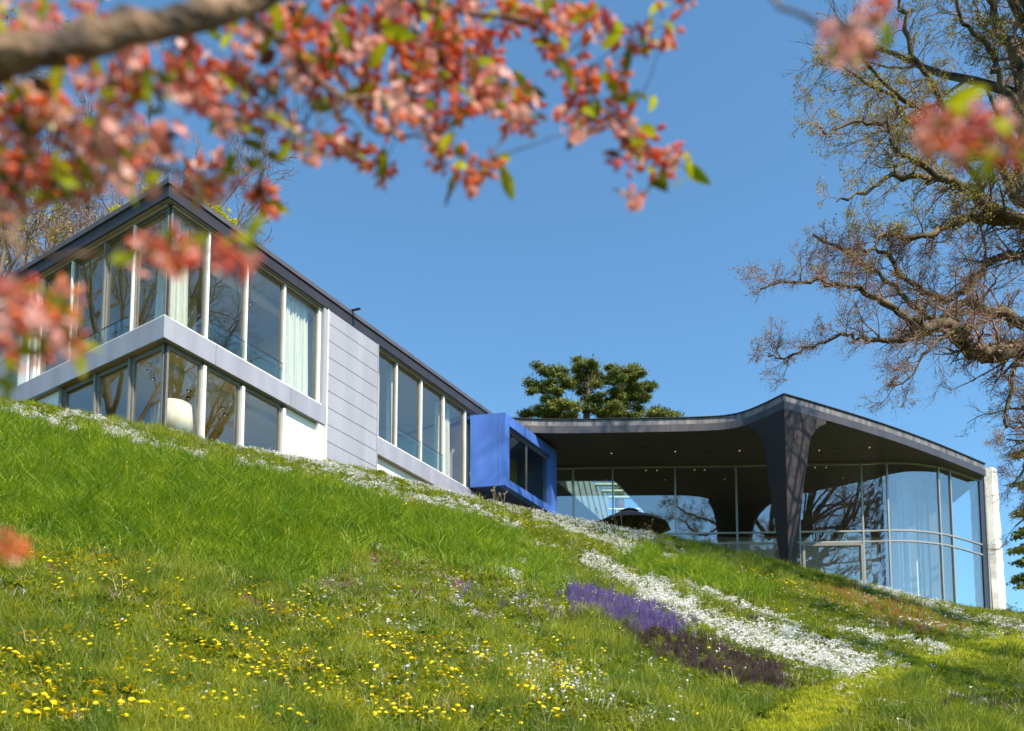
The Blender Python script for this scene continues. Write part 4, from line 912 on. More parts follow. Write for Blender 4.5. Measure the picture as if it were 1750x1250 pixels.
def spike(name, h, r, mats, seed, n=26, k=3, spread=.03):
    rg = np.random.default_rng(seed); mb = MB()
    for q in range(k):
        ox, oy = rg.normal(0, spread, 2); hh = h * rg.uniform(.65, 1.15); lx, ly = rg.normal(0, .08, 2) * hh
        for i in range(n):
            f = .25 + .75 * i / n; a = i * 2.4; rr = r * (1.15 - f) * rg.uniform(.7, 1.3) + .003; c = np.array([ox + lx * f, oy + ly * f, hh * f]); d = np.array([math.cos(a), math.sin(a), .25]); t_ = np.array([-math.sin(a), math.cos(a), 0])
            mb.add([tuple(c), tuple(c + d * rr + t_ * rr * .5 - [0, 0, .3 * rr]), tuple(c + d * rr * 1.2 + [0, 0, rr * .5]), tuple(c + d * rr - t_ * rr * .5 - [0, 0, .3 * rr])], [(0, 1, 2, 3)], 0 if f > .35 else 1)
        mb.add([(ox - .002, oy, 0), (ox + .002, oy, 0), (ox + lx + .001, oy + ly, hh), (ox + lx - .001, oy + ly, hh)], [(0, 1, 2, 3)], 1)
    return unl(name, mb.mesh(name), mats)
def scatter(name, P_, protos, idx, scl, rg, label, cat, tilt=.12, kind='stuff', squash=None):
    n = len(P_); me = bpy.data.meshes.new(name); me.vertices.add(n); me.vertices.foreach_set('co', np.asarray(P_, np.float32).ravel())
    rot = np.stack([rg.normal(0, tilt, n), rg.normal(0, tilt, n), rg.uniform(0, 6.283, n)], 1).astype(np.float32)
    a = me.attributes.new('rot', 'FLOAT_VECTOR', 'POINT'); a.data.foreach_set('vector', rot.ravel())
    a = me.attributes.new('scl', 'FLOAT', 'POINT'); a.data.foreach_set('value', np.asarray(scl, np.float32))
    a = me.attributes.new('idx', 'INT', 'POINT'); a.data.foreach_set('value', np.asarray(idx, np.int32)); me.update()
    o = bpy.data.objects.new(name, me); COL.objects.link(o); tag(o, label, cat, None, kind)
    ng = bpy.data.node_groups.new(name, 'GeometryNodeTree'); ng.interface.new_socket('Geometry', in_out='INPUT', socket_type='NodeSocketGeometry'); ng.interface.new_socket('Geometry', in_out='OUTPUT', socket_type='NodeSocketGeometry')
    N = ng.nodes; L = ng.links; gi = N.new('NodeGroupInput'); go = N.new('NodeGroupOutput'); ip = N.new('GeometryNodeInstanceOnPoints'); j = N.new('GeometryNodeJoinGeometry')
    for p in reversed(protos):
        oi = N.new('GeometryNodeObjectInfo'); oi.inputs['Object'].default_value = p; oi.inputs['As Instance'].default_value = True; L.new(oi.outputs['Geometry'], j.inputs[0])
    def attr(nm, ty):
        q = N.new('GeometryNodeInputNamedAttribute'); q.data_type = ty; q.inputs['Name'].default_value = nm; return q.outputs['Attribute']
    L.new(gi.outputs[0], ip.inputs['Points']); L.new(j.outputs[0], ip.inputs['Instance']); ip.inputs['Pick Instance'].default_value = True
    L.new(attr('idx', 'INT'), ip.inputs['Instance Index']); L.new(attr('scl', 'FLOAT'), ip.inputs['Scale'])
    L.new(attr('rot', 'FLOAT_VECTOR'), ip.inputs['Rotation'])
    L.new(ip.outputs[0], go.inputs[0]); md = o.modifiers.new('scatter', 'NODES'); md.node_group = ng; return o
def inpoly(px, py, poly):
    px = np.asarray(px); py = np.asarray(py); r = np.zeros(px.shape, bool); n = len(poly)
    for i in range(n):
        x1, y1 = poly[i]; x2, y2 = poly[(i + 1) % n]
        c = ((y1 > py) != (y2 > py)) & (px < (x2 - x1) * (py - y1) / ((y2 - y1) + 1e-9) + x1); r ^= c
    return r
def bandd(px, py, line, w0, w1):
    """0..1 weight inside a band following a polyline"""
    best = np.full(np.shape(px), 9.); n = len(line)
    for i in range(n - 1):
        x1, y1 = line[i]; x2, y2 = line[i + 1]; dx, dy = x2 - x1, y2 - y1; t = np.clip(((px - x1) * dx + (py - y1) * dy) / (dx * dx + dy * dy), 0, 1)
        d = np.hypot(px - x1 - t * dx, (py - y1 - t * dy) * 1.25); wv = w0 + (w1 - w0) * (i + t) / (n - 1); best = np.minimum(best, d / wv)
    return np.exp(-(best ** 2) * 1.1)
_G = np.random.default_rng(99).random((256, 256))
def pn(px, py, s, o=0):   # value noise, 0..1, patches stretched along the slope
    v = 0; px = np.asarray(px, float); py = np.asarray(py, float)
    for k, (m_, wt) in enumerate(((1.6, .6), (.7, .4))):
        x = (px + .2 * py) / (s * m_ * 1.5) + 17.3 * o + 50 * k + 30; y = (py - .33 * px) / (s * m_ * .8) + 7.7 * o + 80; x0 = np.floor(x).astype(int); y0 = np.floor(y).astype(int); fx = x - x0; fy = y - y0; fx = fx * fx * (3 - 2 * fx); fy = fy * fy * (3 - 2 * fy)
        g = lambda a, b_: _G[a % 256, b_ % 256]
        v = v + wt * ((g(x0, y0) * (1 - fx) + g(x0 + 1, y0) * fx) * (1 - fy) + (g(x0, y0 + 1) * (1 - fx) + g(x0 + 1, y0 + 1) * fx) * fy)
    return np.clip((v - .5) * 1.35 + .5, 0, 1)
rg = np.random.default_rng(77)
TALL = [(-60, 715), (60, 735), (180, 760), (330, 800), (480, 830), (600, 850), (700, 880), (840, 915), (930, 965), (960, 1005), (860, 985), (760, 960), (650, 935), (560, 960), (520, 1010), (380, 975), (240, 950), (100, 930), (-60, 900)]
TALL2 = [(1100, 940), (1200, 975), (1330, 1010), (1300, 1035), (1180, 1005), (1060, 975)]
MOWN = [(1180, 1300), (1300, 1225), (1400, 1170), (1480, 1145), (1570, 1120), (1640, 1095), (1800, 1070), (1800, 1118), (1690, 1125), (1600, 1150), (1500, 1195), (1440, 1240), (1380, 1300)]
RED = [(1373, 991), (1439, 1004), (1509, 1022), (1570, 1046), (1640, 1070), (1600, 1085), (1531, 1072), (1494, 1056), (1450, 1037), (1403, 1013)]
PURP = [(966, 1003), (1015, 1012), (1081, 1031), (1128, 1047), (1176, 1080), (1160, 1091), (1109, 1078), (1050, 1068), (1003, 1052), (972, 1030)]
BROWN = [(1040, 1066), (1110, 1080), (1168, 1090), (1238, 1112), (1300, 1132), (1352, 1150), (1346, 1186), (1293, 1182), (1201, 1162), (1110, 1124), (1060, 1095)]
WHITE = [([(640, 905), (760, 930), (860, 960)], 9, 10, .22), ([(730, 985), (850, 1020), (960, 1050)], 16, 18, .14), ([(940, 985), (1010, 1010)], 14, 12, .3), ([(1230, 1070), (1330, 1085), (1440, 1115)], 18, 20, .45), ([(1540, 1060), (1640, 1085), (1700, 1092)], 8, 8, .35), ([(430, 990), (560, 1030), (700, 1075)], 14, 16, .12), ([(0, 703), (60, 716), (85, 728), (130, 738)], 8, 7, .9), ([(110, 714), (170, 722), (210, 730)], 6, 6, 1), ([(180, 744), (240, 758), (300, 774), (345, 788)], 9, 8, 1.1), ([(258, 792), (316, 806)], 4, 4, .8),
         ([(405, 795), (445, 802), (488, 815)], 7, 6, 1.2), ([(355, 752), (430, 768), (520, 790), (600, 812), (660, 836)], 7, 14, .8), ([(560, 806), (620, 826), (680, 846)], 9, 9, .7), ([(705, 853), (770, 864), (830, 884), (889, 905)], 8, 6, .9),
         ([(672, 820), (740, 832), (800, 846), (880, 862), (960, 884), (1040, 902), (1110, 922)], 9, 12, 1.3), ([(920, 890), (980, 905), (1040, 924), (1092, 945)], 9, 8, .9), ([(1110, 928), (1165, 944)], 4, 3, .7), ([(1128, 956), (1160, 965), (1192, 980)], 6, 5, 1),
         ([(520, 896), (560, 917), (619, 936)], 7, 7, .8), ([(619, 936), (680, 948), (729, 962)], 5, 5, .4), ([(895, 929), (950, 934)], 4, 5, .7), ([(860, 948), (915, 964)], 3, 3, .6), ([(850, 976), (893, 996)], 8, 8, .7), ([(545, 872), (590, 885), (640, 890)], 7, 7, .35),
         ([(1000, 958), (1060, 985), (1110, 1010), (1180, 1040)], 14, 22, .7), ([(1110, 1020), (1183, 1055), (1264, 1090), (1330, 1108), (1400, 1128), (1465, 1142)], 20, 31, .78), ([(1110, 988), (1190, 1012)], 8, 6, .8), ([(1190, 1015), (1330, 1060), (1420, 1110)], 6, 12, .7),
         ([(1285, 1044), (1335, 1055)], 5, 4, 1), ([(1432, 1076), (1470, 1085), (1508, 1103)], 9, 8, 1), ([(1530, 1092), (1580, 1104), (1615, 1117)], 8, 5, .8), ([(1490, 1128), (1530, 1136)], 5, 4, .8), ([(1457, 996), (1520, 1014), (1585, 1036)], 5, 12, 1.1), ([(1585, 1036), (1660, 1056), (1760, 1078)], 13, 16, .55),
         ([(1512, 1205), (1600, 1222)], 10, 10, .3), ([(1607, 1199), (1695, 1212)], 5, 5, .6), ([(700, 985), (760, 1000)], 10, 12, .15), ([(1400, 1040), (1520, 1080)], 14, 20, .2), ([(770, 1020), (815, 1060)], 7, 7, .5)]
def whitew(px, py):
    v = .035 * (px > 480) * (py < 1090) + .02 * (py > 1000) * (px < 1200); x2 = px + 16 * (pn(px, py, 14, 8) - .5); y2 = py + 22 * (pn(px, py, 10, 6) - .5)
    for ln, a, b_, s in WHITE: v = np.maximum(v, np.maximum(s * bandd(x2, y2, ln, a, b_), .34 * s * bandd(px, py, ln, a * 2.8, b_ * 2.6) * pn(px, py, 7, 12)))
    return v
# base grass cover, sampled where the slope shows, plus margins
NB = 140000
px = rg.uniform(-120, 1870, NB * 2); top = np.interp(px, [c[0] for c in CREST], [c[1] for c in CREST]); py = top + (1310 - top) * rg.random(NB * 2)
keep = rg.random(NB * 2) < (1310 - top) / 610; px, py = px[keep][:NB], py[keep][:NB]
P_, ok = hit(px, py); P_, px, py = P_[ok], px[ok], py[ok]
jx = rg.normal(0, .03, (len(P_), 2)); P_[:, :2] += jx
# strip over and behind the crest, and behind the camera side
n2 = 16000; u = rg.uniform(-.72, .68, n2); dc = np.interp(u, _cu, _cd); d = dc + rg.uniform(-.25, 2.2, n2); Q = np.stack([u * d, d, ground(u * d, d)], 1)
n3 = 5000; Q3 = np.stack([rg.uniform(-9, 12, n3), rg.uniform(-3, 5.2, n3), np.zeros(n3)], 1); Q3[:, 2] = ground(Q3[:, 0], Q3[:, 1])
A = np.concatenate([P_, Q, Q3]); apx, apy = proj(A[:, 0], A[:, 1], A[:, 2]); back = np.arange(len(A)) >= len(P_)
dist = A[:, 1]
jit = 14 * (pn(apx, apy, 23) - .5)
tall = (inpoly(apx + 18 * rg.normal(0, 1, len(A)), apy + jit * 1.6 + 9 * rg.normal(0, 1, len(A)), TALL) | (inpoly(apx, apy + jit, TALL2))) & ~back; mown = inpoly(apx + 14 * rg.normal(0, 1, len(A)), apy + jit * 1.2 + 4.5 * rg.normal(0, 1, len(A)), MOWN) & ~back; red = inpoly(apx + 16 * rg.normal(0, 1, len(A)), apy + jit * .5 + 6 * rg.normal(0, 1, len(A)), RED) & (rg.random(len(A)) < .62); brown = inpoly(apx, apy + jit * .5, BROWN)
M['gr_tall'] = leafmat('lush_grass', (.16, .27, .006), (.37, .43, .012), .42, 2.2, .3, (.06, .15, .012))
M['gr_short'] = leafmat('short_grass', (.19, .235, .005), (.46, .44, .010), .40, 2.6, .3, (.11, .17, .012))
M['gr_mown'] = leafmat('mown_grass', (.50, .50, .014), (.66, .60, .025), .4, .8, .25, (.20, .28, .018))
M['gr_mead'] = leafmat('meadow_grass', (.14, .20, .005), (.38, .38, .010), .42, 1.7, .3, (.08, .145, .012))
M['gr_red'] = leafmat('rusty_sorrel', (.42, .13, .035), (.50, .20, .04), .35, 1.4, .25, (.16, .20, .03))
M['gr_dry'] = leafmat('dry_straw', (.42, .34, .16), (.50, .42, .22), .3, 1.4, .2)
M['clover'] = leafmat('clover_leaves', (.12, .175, .006), (.38, .39, .012), .35, 3.0, .3, (.07, .12, .015))
protos = [tuft('g', 15, .12, .26, .0085, .9, .06, M['gr_tall'], 1), tuft('g', 12, .14, .34, .010, 1.1, .06, M['gr_tall'], 2),
          tuft('g', 20, .035, .085, .0050, .9, .055, M['gr_short'], 3), tuft('g', 20, .04, .10, .0050, .9, .055, M['gr_mead'], 4),
          tuft('g', 26, .025, .05, .0050, .9, .06, M['gr_mown'], 5), tuft('g', 15, .05, .12, .005, .7, .05, M['gr_red'], 6),
          clover('g', 26, .035, .012, .06, M['clover'], 7), clover('g', 22, .05, .016, .07, M['clover'], 8), tuft('g', 8, .07, .16, .004, .8, .05, M['gr_dry'], 9), tuft('g', 12, .10, .20, .005, .8, .05, M['gr_mead'], 10), rosette('g', 11)]
r_ = rg.random(len(A)); mead = pn(apx, apy, 60, 1.3)
idx = np.where(r_ < .30, 2, np.where(r_ < .60, 3, np.where(r_ < .80, 6, np.where(r_ < .93, 7, np.where(r_ < .965, 8, 9)))))
idx = np.where((mead > .62) & (r_ < .5), 9, idx); idx = np.where((r_ > .60) & (r_ < .66), 10, idx)
idx = np.where(tall, np.where(r_ < .38, 0, np.where(r_ < .62, 1, np.where(r_ < .78, 9, 3))), idx)
idx = np.where(mown, np.where(r_ < .8, 4, 2), idx); idx = np.where(red & (r_ < .75), 5, idx)
scl = (dist / 9) ** .38 * rg.uniform(.6, 1.4, len(A)) * (.62 + .85 * pn(apx, apy, 9, 5)); scl = np.where(back, scl * .8, scl)
ww = whitew(apx, apy); scl = np.where(ww > .3, scl * .5, scl); scl = np.where(inpoly(apx, apy, PURP) | brown, scl * .55, scl); scl = np.where(mown & (dist > 15), scl * 1.1, scl)
scatter('grass', A, protos, idx, scl, rg, 'long and short green grass covering the slope', 'grass')
def sample(n, wfun, xr=(-60, 1810)):
    px = rg.uniform(*xr, n); top = np.interp(px, [c[0] for c in CREST], [c[1] for c in CREST]); py = top + (1258 - top) * rg.random(n)
    k = rg.random(n) < wfun(px, py) * (1258 - top) / 570; px, py = px[k], py[k]; P_, ok = hit(px, py); return P_[ok], px[ok], py[ok]
M['stem'] = leafmat('flower_stem', (.10, .16, .03), (.14, .2, .04), .2, 5, .1)
M['petw'] = leafmat('white_petals', (.84, .82, .78), (.92, .90, .86), .3, 2, .12, (.80, .68, .62))
M['pety'] = leafmat('yellow_petals', (.86, .64, .008), (.90, .72, .014), .15, 3, .2, (.88, .58, .004))
M['petc'] = leafmat('yellow_core', (.75, .50, .02), (.8, .55, .03), .1, 3, .1)
M['petv'] = leafmat('violet_spikes', (.17, .11, .31), (.27, .19, .43), .3, 2, .3, (.09, .06, .15))
M['petb'] = leafmat('brown_purple_spikes', (.085, .040, .055), (.15, .075, .085), .2, 2, .3, (.07, .07, .02))
M['petm'] = leafmat('magenta_flowers', (.36, .09, .20), (.46, .15, .28), .3, 2, .3, (.26, .08, .10))
M['petl'] = leafmat('pale_blue_flowers', (.50, .60, .75), (.62, .68, .80), .3, 2, .1)
# white carpets of small flowers
P_, a, b_ = sample(420000, lambda x, y: np.clip(whitew(x, y) * (.25 + 1.5 * pn(x, y, 6, .4)) - .03, 0, 1) * np.where((x > 1150) & (y > 1040), .52, .70))
wp = [flower('w', 1, .016, .075, [M['petw'], M['petc'], M['stem']], k, .15, 5, k == 0, 0 if k else .3, 0, 4, .03) for k in range(3)]
scatter('white_flowers', P_, wp, rg.integers(0, 3, len(P_)), (P_[:, 1] / 14) ** .35 * rg.uniform(.7, 1.25, len(P_)), rg, 'dense drifts of tiny white flowers running down the slope', 'flowers')
print('white', len(P_))
# daisies, single
def dw(x, y):
    v = .0035 + .25 * bandd(x, y, [(775, 1110), (850, 1150), (940, 1185), (1010, 1205)], 10, 26) + .20 * bandd(x, y, [(880, 1128), (960, 1148)], 12, 10) + .14 * bandd(x, y, [(880, 1140), (1000, 1180), (1120, 1235)], 40, 40) + .10 * bandd(x, y, [(260, 1190), (380, 1220)], 22, 26) + .16 * bandd(x, y, [(5, 1015), (40, 1028)], 8, 8) + .12 * bandd(x, y, [(180, 1130), (225, 1142)], 8, 8) + .10 * bandd(x, y, [(520, 1060), (640, 1150), (700, 1170)], 14, 20) + .12 * bandd(x, y, [(1100, 1150), (1180, 1190), (1160, 1240)], 16, 20) + .06 * bandd(x, y, [(1200, 940), (1330, 990)], 12, 14) + .2 * bandd(x, y, [(560, 880), (640, 886)], 10, 8)
    return np.clip(v * 1.5 * (.4 + 1.2 * pn(x, y, 12, 2)), 0, 1)
P_, a, b_ = sample(90000, dw); dp = [flower('d', 1, .0145, .095, [M['petw'], M['petc'], M['stem']], 20 + k, .1, 8, True, .32, 0, 1, 0) for k in range(3)]
scatter('daisies', P_, dp, rg.integers(0, 3, len(P_)), rg.uniform(.8, 1.25, len(P_)) * (P_[:, 1] / 8) ** .25, rg, 'scattered white daisies with yellow centres in the lower lawn', 'flowers'); print('daisies', len(P_))
P_, a, b_ = sample(120000, lambda x, y: np.clip(.42 * bandd(x, y, [(140, 925), (300, 965), (460, 985), (620, 1010)], 22, 40) * (.2 + pn(x, y, 15, 1)) + .10 * bandd(x, y, [(60, 1040), (300, 1060), (600, 1100)], 50, 60) * pn(x, y, 20, 3) + .12 * bandd(x, y, [(600, 1000), (800, 1060)], 30, 30), 0, 1))
sp = [flower('s', 1, .0062, .07, [M['petl'], M['petl'], M['stem']], 30 + k, .1, 4, False, 0, 0, 3, .03) for k in range(2)]
scatter('speedwell', P_, sp, rg.integers(0, 2, len(P_)), rg.uniform(.8, 1.3, len(P_)), rg, 'tiny pale blue speedwell flowers dotted through the grass', 'flowers')
P_, a, b_ = sample(260000, lambda x, y: np.clip(inpoly(x + 12 * RNG.normal(0, 1, len(x)), y + 5 * RNG.normal(0, 1, len(x)), PURP) * .55 + .10 * bandd(x, y, [(800, 1020), (900, 1050), (960, 1060)], 12, 14) * pn(x, y, 9, 2), 0, 1))
scatter('violet_bugle', P_, [spike('v', .15, .016, [M['petv'], M['gr_mead']], 40 + k) for k in range(3)], rg.integers(0, 3, len(P_)), rg.uniform(.7, 1.15, len(P_)), rg, 'patch of violet-blue flower spikes in the middle of the slope', 'flowers'); print('violet', len(P_))
P_, a, b_ = sample(260000, lambda x, y: np.clip(inpoly(x + 18 * RNG.normal(0, 1, len(x)), y + 8 * RNG.normal(0, 1, len(x)), BROWN) * .42 * pn(x, y, 8, 3) + .22 * bandd(x, y, [(890, 872), (950, 892), (1020, 912)], 4, 5) + .25 * bandd(x, y, [(640, 815), (690, 826)], 4, 5) + .3 * bandd(x, y, [(1420, 988), (1490, 1008)], 2.5, 2.5) + .2 * bandd(x, y, [(1200, 1030), (1290, 1062)], 4, 6) + .25 * bandd(x, y, [(1620, 1212), (1740, 1222)], 9, 9) + .03 * bandd(x, y, [(930, 1040), (1000, 1075)], 14, 14), 0, 1))
scatter('brown_bugle', P_, [spike('b', .15, .013, [M['petb'], M['gr_mead']], 50 + k) for k in range(3)], rg.integers(0, 3, len(P_)), rg.uniform(.6, 1.15, len(P_)), rg, 'patch of brownish-purple flower spikes below the violet ones', 'flowers')
P_, a, b_ = sample(300000, lambda x, y: np.clip((.30 * bandd(x, y, [(611, 952), (665, 966), (717, 983)], 9, 9) + .25 * bandd(x, y, [(717, 985), (790, 1010)], 8, 10) + .25 * bandd(x, y, [(700, 1015), (765, 1032)], 6, 6) + .26 * bandd(x, y, [(94, 988), (140, 1005), (190, 1030)], 12, 10) + .26 * bandd(x, y, [(273, 967), (320, 985), (368, 1010)], 8, 8) + .28 * bandd(x, y, [(396, 1009), (440, 1040), (500, 1056)], 7, 8) + .16 * bandd(x, y, [(140, 945), (195, 965)], 9, 9) + .12 * bandd(x, y, [(560, 1000), (640, 1020)], 12, 12) + .2 * bandd(x, y, [(815, 1055), (850, 1075)], 8, 8) + .14 * bandd(x, y, [(330, 1150), (370, 1165)], 8, 8) + .1 * bandd(x, y, [(930, 1100), (960, 1110)], 6, 6) + .16 * bandd(x, y, [(120, 1070), (150, 1085)], 8, 8)) * (.3 + pn(x, y, 8, 5)), 0, 1))
scatter('deadnettle', P_, [spike('m', .09, .014, [M['petm'], M['gr_mead']], 60 + k, 16, 2) for k in range(3)], rg.integers(0, 3, len(P_)), rg.uniform(.7, 1.2, len(P_)), rg, 'loose patches of magenta deadnettle in the lawn', 'flowers')
# dandelions: the nearest 300 one by one, the others together
def yw(x, y):
    v = .036 + .16 * bandd(x, y, [(0, 1090), (120, 1180), (260, 1240)], 90, 100) * 0 + .11 * (y > 1100) * (x < 980) + .05 * (y > 960) * (x < 460) + .13 * bandd(x, y, [(60, 970), (200, 985)], 40, 40) * .5 + .34 * bandd(x, y, [(600, 862), (700, 885), (790, 915)], 14, 18) + .55 * bandd(x, y, [(850, 890), (950, 915), (1060, 945), (1190, 985)], 12, 18) + .8 * bandd(x, y, [(1190, 960), (1290, 995), (1384, 1020)], 16, 22) + .35 * bandd(x, y, [(1390, 1030), (1450, 1065)], 7, 7) + .5 * bandd(x, y, [(1520, 1050), (1570, 1068)], 7, 7) + .2 * bandd(x, y, [(1460, 1100), (1500, 1110)], 10, 10) + .12 * bandd(x, y, [(700, 960), (780, 975)], 12, 12) + .10 * bandd(x, y, [(460, 1050), (760, 1150)], 40, 40)
    v = v * (1 - .92 * inpoly(x, y, TALL) * (y < 940) * (x < 560)); v = v * (1 - .97 * inpoly(x, y, MOWN)) * (1 - .93 * (y > 1100) * (x > 1250)) * (1 - .6 * (x > 1000) * (y > 1030))
    return np.clip(v * (.34 + .85 * pn(x, y, 18, 4) ** 2) * .5, 0, 1)
P_, a, b_ = sample(150000, yw); o_ = np.argsort(P_[:, 1]); P_ = P_[o_]; print('dandelions', len(P_))
dm = [flower('dandelion', 1, .0205, .12, [M['pety'], M['pety'], M['stem']], 70 + k, .12, 12, True, 0, .34, 1, 0) for k in range(4)]
for k in range(min(300, len(P_))):
    o = bpy.data.objects.new('dandelion', dm[k % 4].data); COL.objects.link(o); o.location = P_[k]; o.rotation_euler = (rg.normal(0, .1), rg.normal(0, .1), rg.uniform(0, 6.28)); o.scale = [rg.uniform(.75, 1.2)] * 3
    qx, qy = proj(*P_[k]); xs = ['at the left edge', 'below the first big tall-grass patch', 'left of the small daisy clump', 'among the lower left daisies', 'left of the bottom centre', 'at the bottom centre', 'among the bottom centre daisies', 'right of the bottom centre daisies', 'before the mown strip', 'at the lower right']; tag(o, 'yellow dandelion ' + ('in the bottom row' if qy > 1205 else ('low in the lawn' if qy > 1150 else 'a little up the slope')) + ' ' + xs[int(min(9, max(0, qx // 175)))], 'flower', 'nearest dandelions in the lower lawn')
R3 = P_[300:]; scatter('far_dandelions', R3, [flower('dandelion', 1, .0205, .12, [M['pety'], M['pety'], M['stem']], 80 + k, .12, 8, False, 0, .34, 2 if k else 1, .05) for k in range(2)], rg.integers(0, 2, len(R3)), rg.uniform(.8, 1.2, len(R3)) * (R3[:, 1] / 9) ** .15, rg, 'yellow dandelions further up the slope', 'flowers')
# tall dry stalks on the crest before the blue box
for a, b_, D in ((848, 856, 31.2), (858, 858, 31.3), (846, 854, 31.0), (1024, 893, 33), (1060, 900, 33.2), (1108, 907, 33.6)):
    p = atY(a, b_, D); root = empty('dry_flower_stalks', (p.x, D, gh(p.x, D)), {848: 'tallest thin dry stalks on the crest before the blue box', 858: 'dry stalks rightmost of the three clumps before the blue box', 846: 'dry stalks leftmost and nearest of the clumps before the blue box', 1024: 'dry stalk tuft on the crest at the left rim of the parasol', 1060: 'dry stalk tuft on the crest before the parasol pole', 1108: 'dry stalk tuft on the crest at the right of the parasol'}[a], 'plant', 'dry stalks on the crest'); pl = []
    rr = np.random.default_rng(int(a)); hs = []
    for k in range(3):
        s = np.array([p.x + rr.normal(0, .06), D, gh(p.x, D)]); e = s + [rr.normal(0, .12), 0, rr.uniform(.35, .75)]; pl.append((np.array([s, (s + e) / 2 + [.02, 0, 0], e]), np.array([.006, .005, .003]))); hs.append((e, None))
    tubes('stalks', pl, 3, M['gr_dry'], root); leafquads('seed_heads', hs, .035, M['gr_dry'], root, rr, 5, .02)
#@@BLOSSOM
# ------------------------------------------------------------------ crabapple branches close to the camera
rg = np.random.default_rng(5)
TB = np.array([-1.75, .55, gh(-1.75, .55)])
crab = empty('crabapple_tree', tuple(TB), 'crabapple in coral-pink bud and blossom reaching over the top left, close and out of focus', 'tree')
CH = {'M': ([(-900, 420, .95), (-300, 200, .92), (-20, 106, .9), (100, 82, .92), (250, 42, .97), (400, 14, 1.05), (470, -20, 1.1), (620, -60, 1.3), (900, -120, 1.6), (1180, -170, 1.3), (1500, -190, .9), (1950, -60, .8)], .023, .006),
      'M2': ([(250, 36, .97), (330, 22, 1.0), (420, -5, 1.05), (520, -40, 1.1)], .008, .004),
      'A': ([(400, 8, 1.05), (460, 50, 1.1), (500, 95, 1.2), (545, 140, 1.25), (600, 165, 1.3), (680, 170, 1.35), (760, 150, 1.4), (840, 180, 1.45), (895, 215, 1.5)], .005, .0015),
      'B': ([(440, 130, 1.2), (485, 182, 1.3), (515, 215, 1.35), (560, 243, 1.35), (605, 262, 1.35), (640, 285, 1.35)], .003, .001),
      'C': ([(600, 165, 1.3), (640, 222, 1.3), (720, 233, 1.35), (770, 262, 1.35), (835, 278, 1.35)], .003, .001),
      'D': ([(620, -60, 1.3), (750, 20, 1.35), (890, 30, 1.4), (935, 75, 1.45), (985, 130, 1.45), (1030, 185, 1.5), (1075, 220, 1.5), (1115, 275, 1.5), (1160, 285, 1.5)], .004, .001),
      'E': ([(900, -120, 1.6), (960, -5, 1.5), (1040, 38, 1.5), (1110, 52, 1.5)], .003, .001),
      'F': ([(-20, 108, .9), (60, 170, 1.0), (150, 230, 1.05), (240, 270, 1.1), (330, 310, 1.1), (425, 290, 1.1)], .005, .001),
      'Gg': ([(-300, 200, .92), (-120, 330, .9), (10, 350, .9), (30, 430, .86), (40, 490, .85), (70, 560, .85), (20, 600, .85)], .004, .001),
      'H': ([(-120, 330, .9), (60, 430, .88), (160, 437, .86), (265, 425, .85), (335, 430, .85), (415, 412, .85)], .003, .001),
      'I': ([(1180, -170, 1.3), (1310, -15, .95), (1425, 42, .85), (1505, 30, .82)], .003, .0012),
      'J': ([(1950, -60, .8), (1850, 110, .75), (1760, 205, .75), (1690, 235, .75), (1600, 215, .75)], .003, .0015),
      'Kk': ([(-120, 330, .9), (-200, 700, .8), (-90, 900, .8), (10, 925, .8), (45, 925, .8)], .003, .001)}
def g3(px, py, D): return np.array(rel(px, py, D))
chp = []; polys = {}
for k, (pts, r0, r1) in CH.items():
    P_ = np.array([g3(*q) for q in pts]); fine = []; n = len(P_)
    for i in range(n - 1):
        p0, p1, p2, p3 = P_[max(i - 1, 0)], P_[i], P_[i + 1], P_[min(i + 2, n - 1)]
        for j in range(5): t = j / 5; fine.append(.5 * (2 * p1 + (p2 - p0) * t + (2 * p0 - 5 * p1 + 4 * p2 - p3) * t * t + (3 * p1 - p0 - 3 * p2 + p3) * t ** 3))
    fine.append(P_[-1]); fine = np.array(fine); fine[1:] += rg.normal(0, .0022, fine[1:].shape)
    rr = np.linspace(r0, r1, len(fine)) * rg.uniform(.82, 1.2, len(fine)); tubes('branch' if r0 > .006 else 'twig', [(fine, rr)], 8 if r0 > .006 else 5, M['crbark'], crab); chp.append(fine)
m0 = g3(-900, 420, .95)
tubes('trunk', [(np.array([TB, TB + [.02, .02, .8], TB + [.1, .1, 1.4], m0]), np.array([.07, .06, .045, .019])), (np.array([TB + [.1, .1, 1.4], TB + [.1, -.2, 2.2], TB + [.3, -.4, 3.0]]), np.array([.045, .03, .01]))], 9, M['crbark'], crab)
chp = np.concatenate(chp)
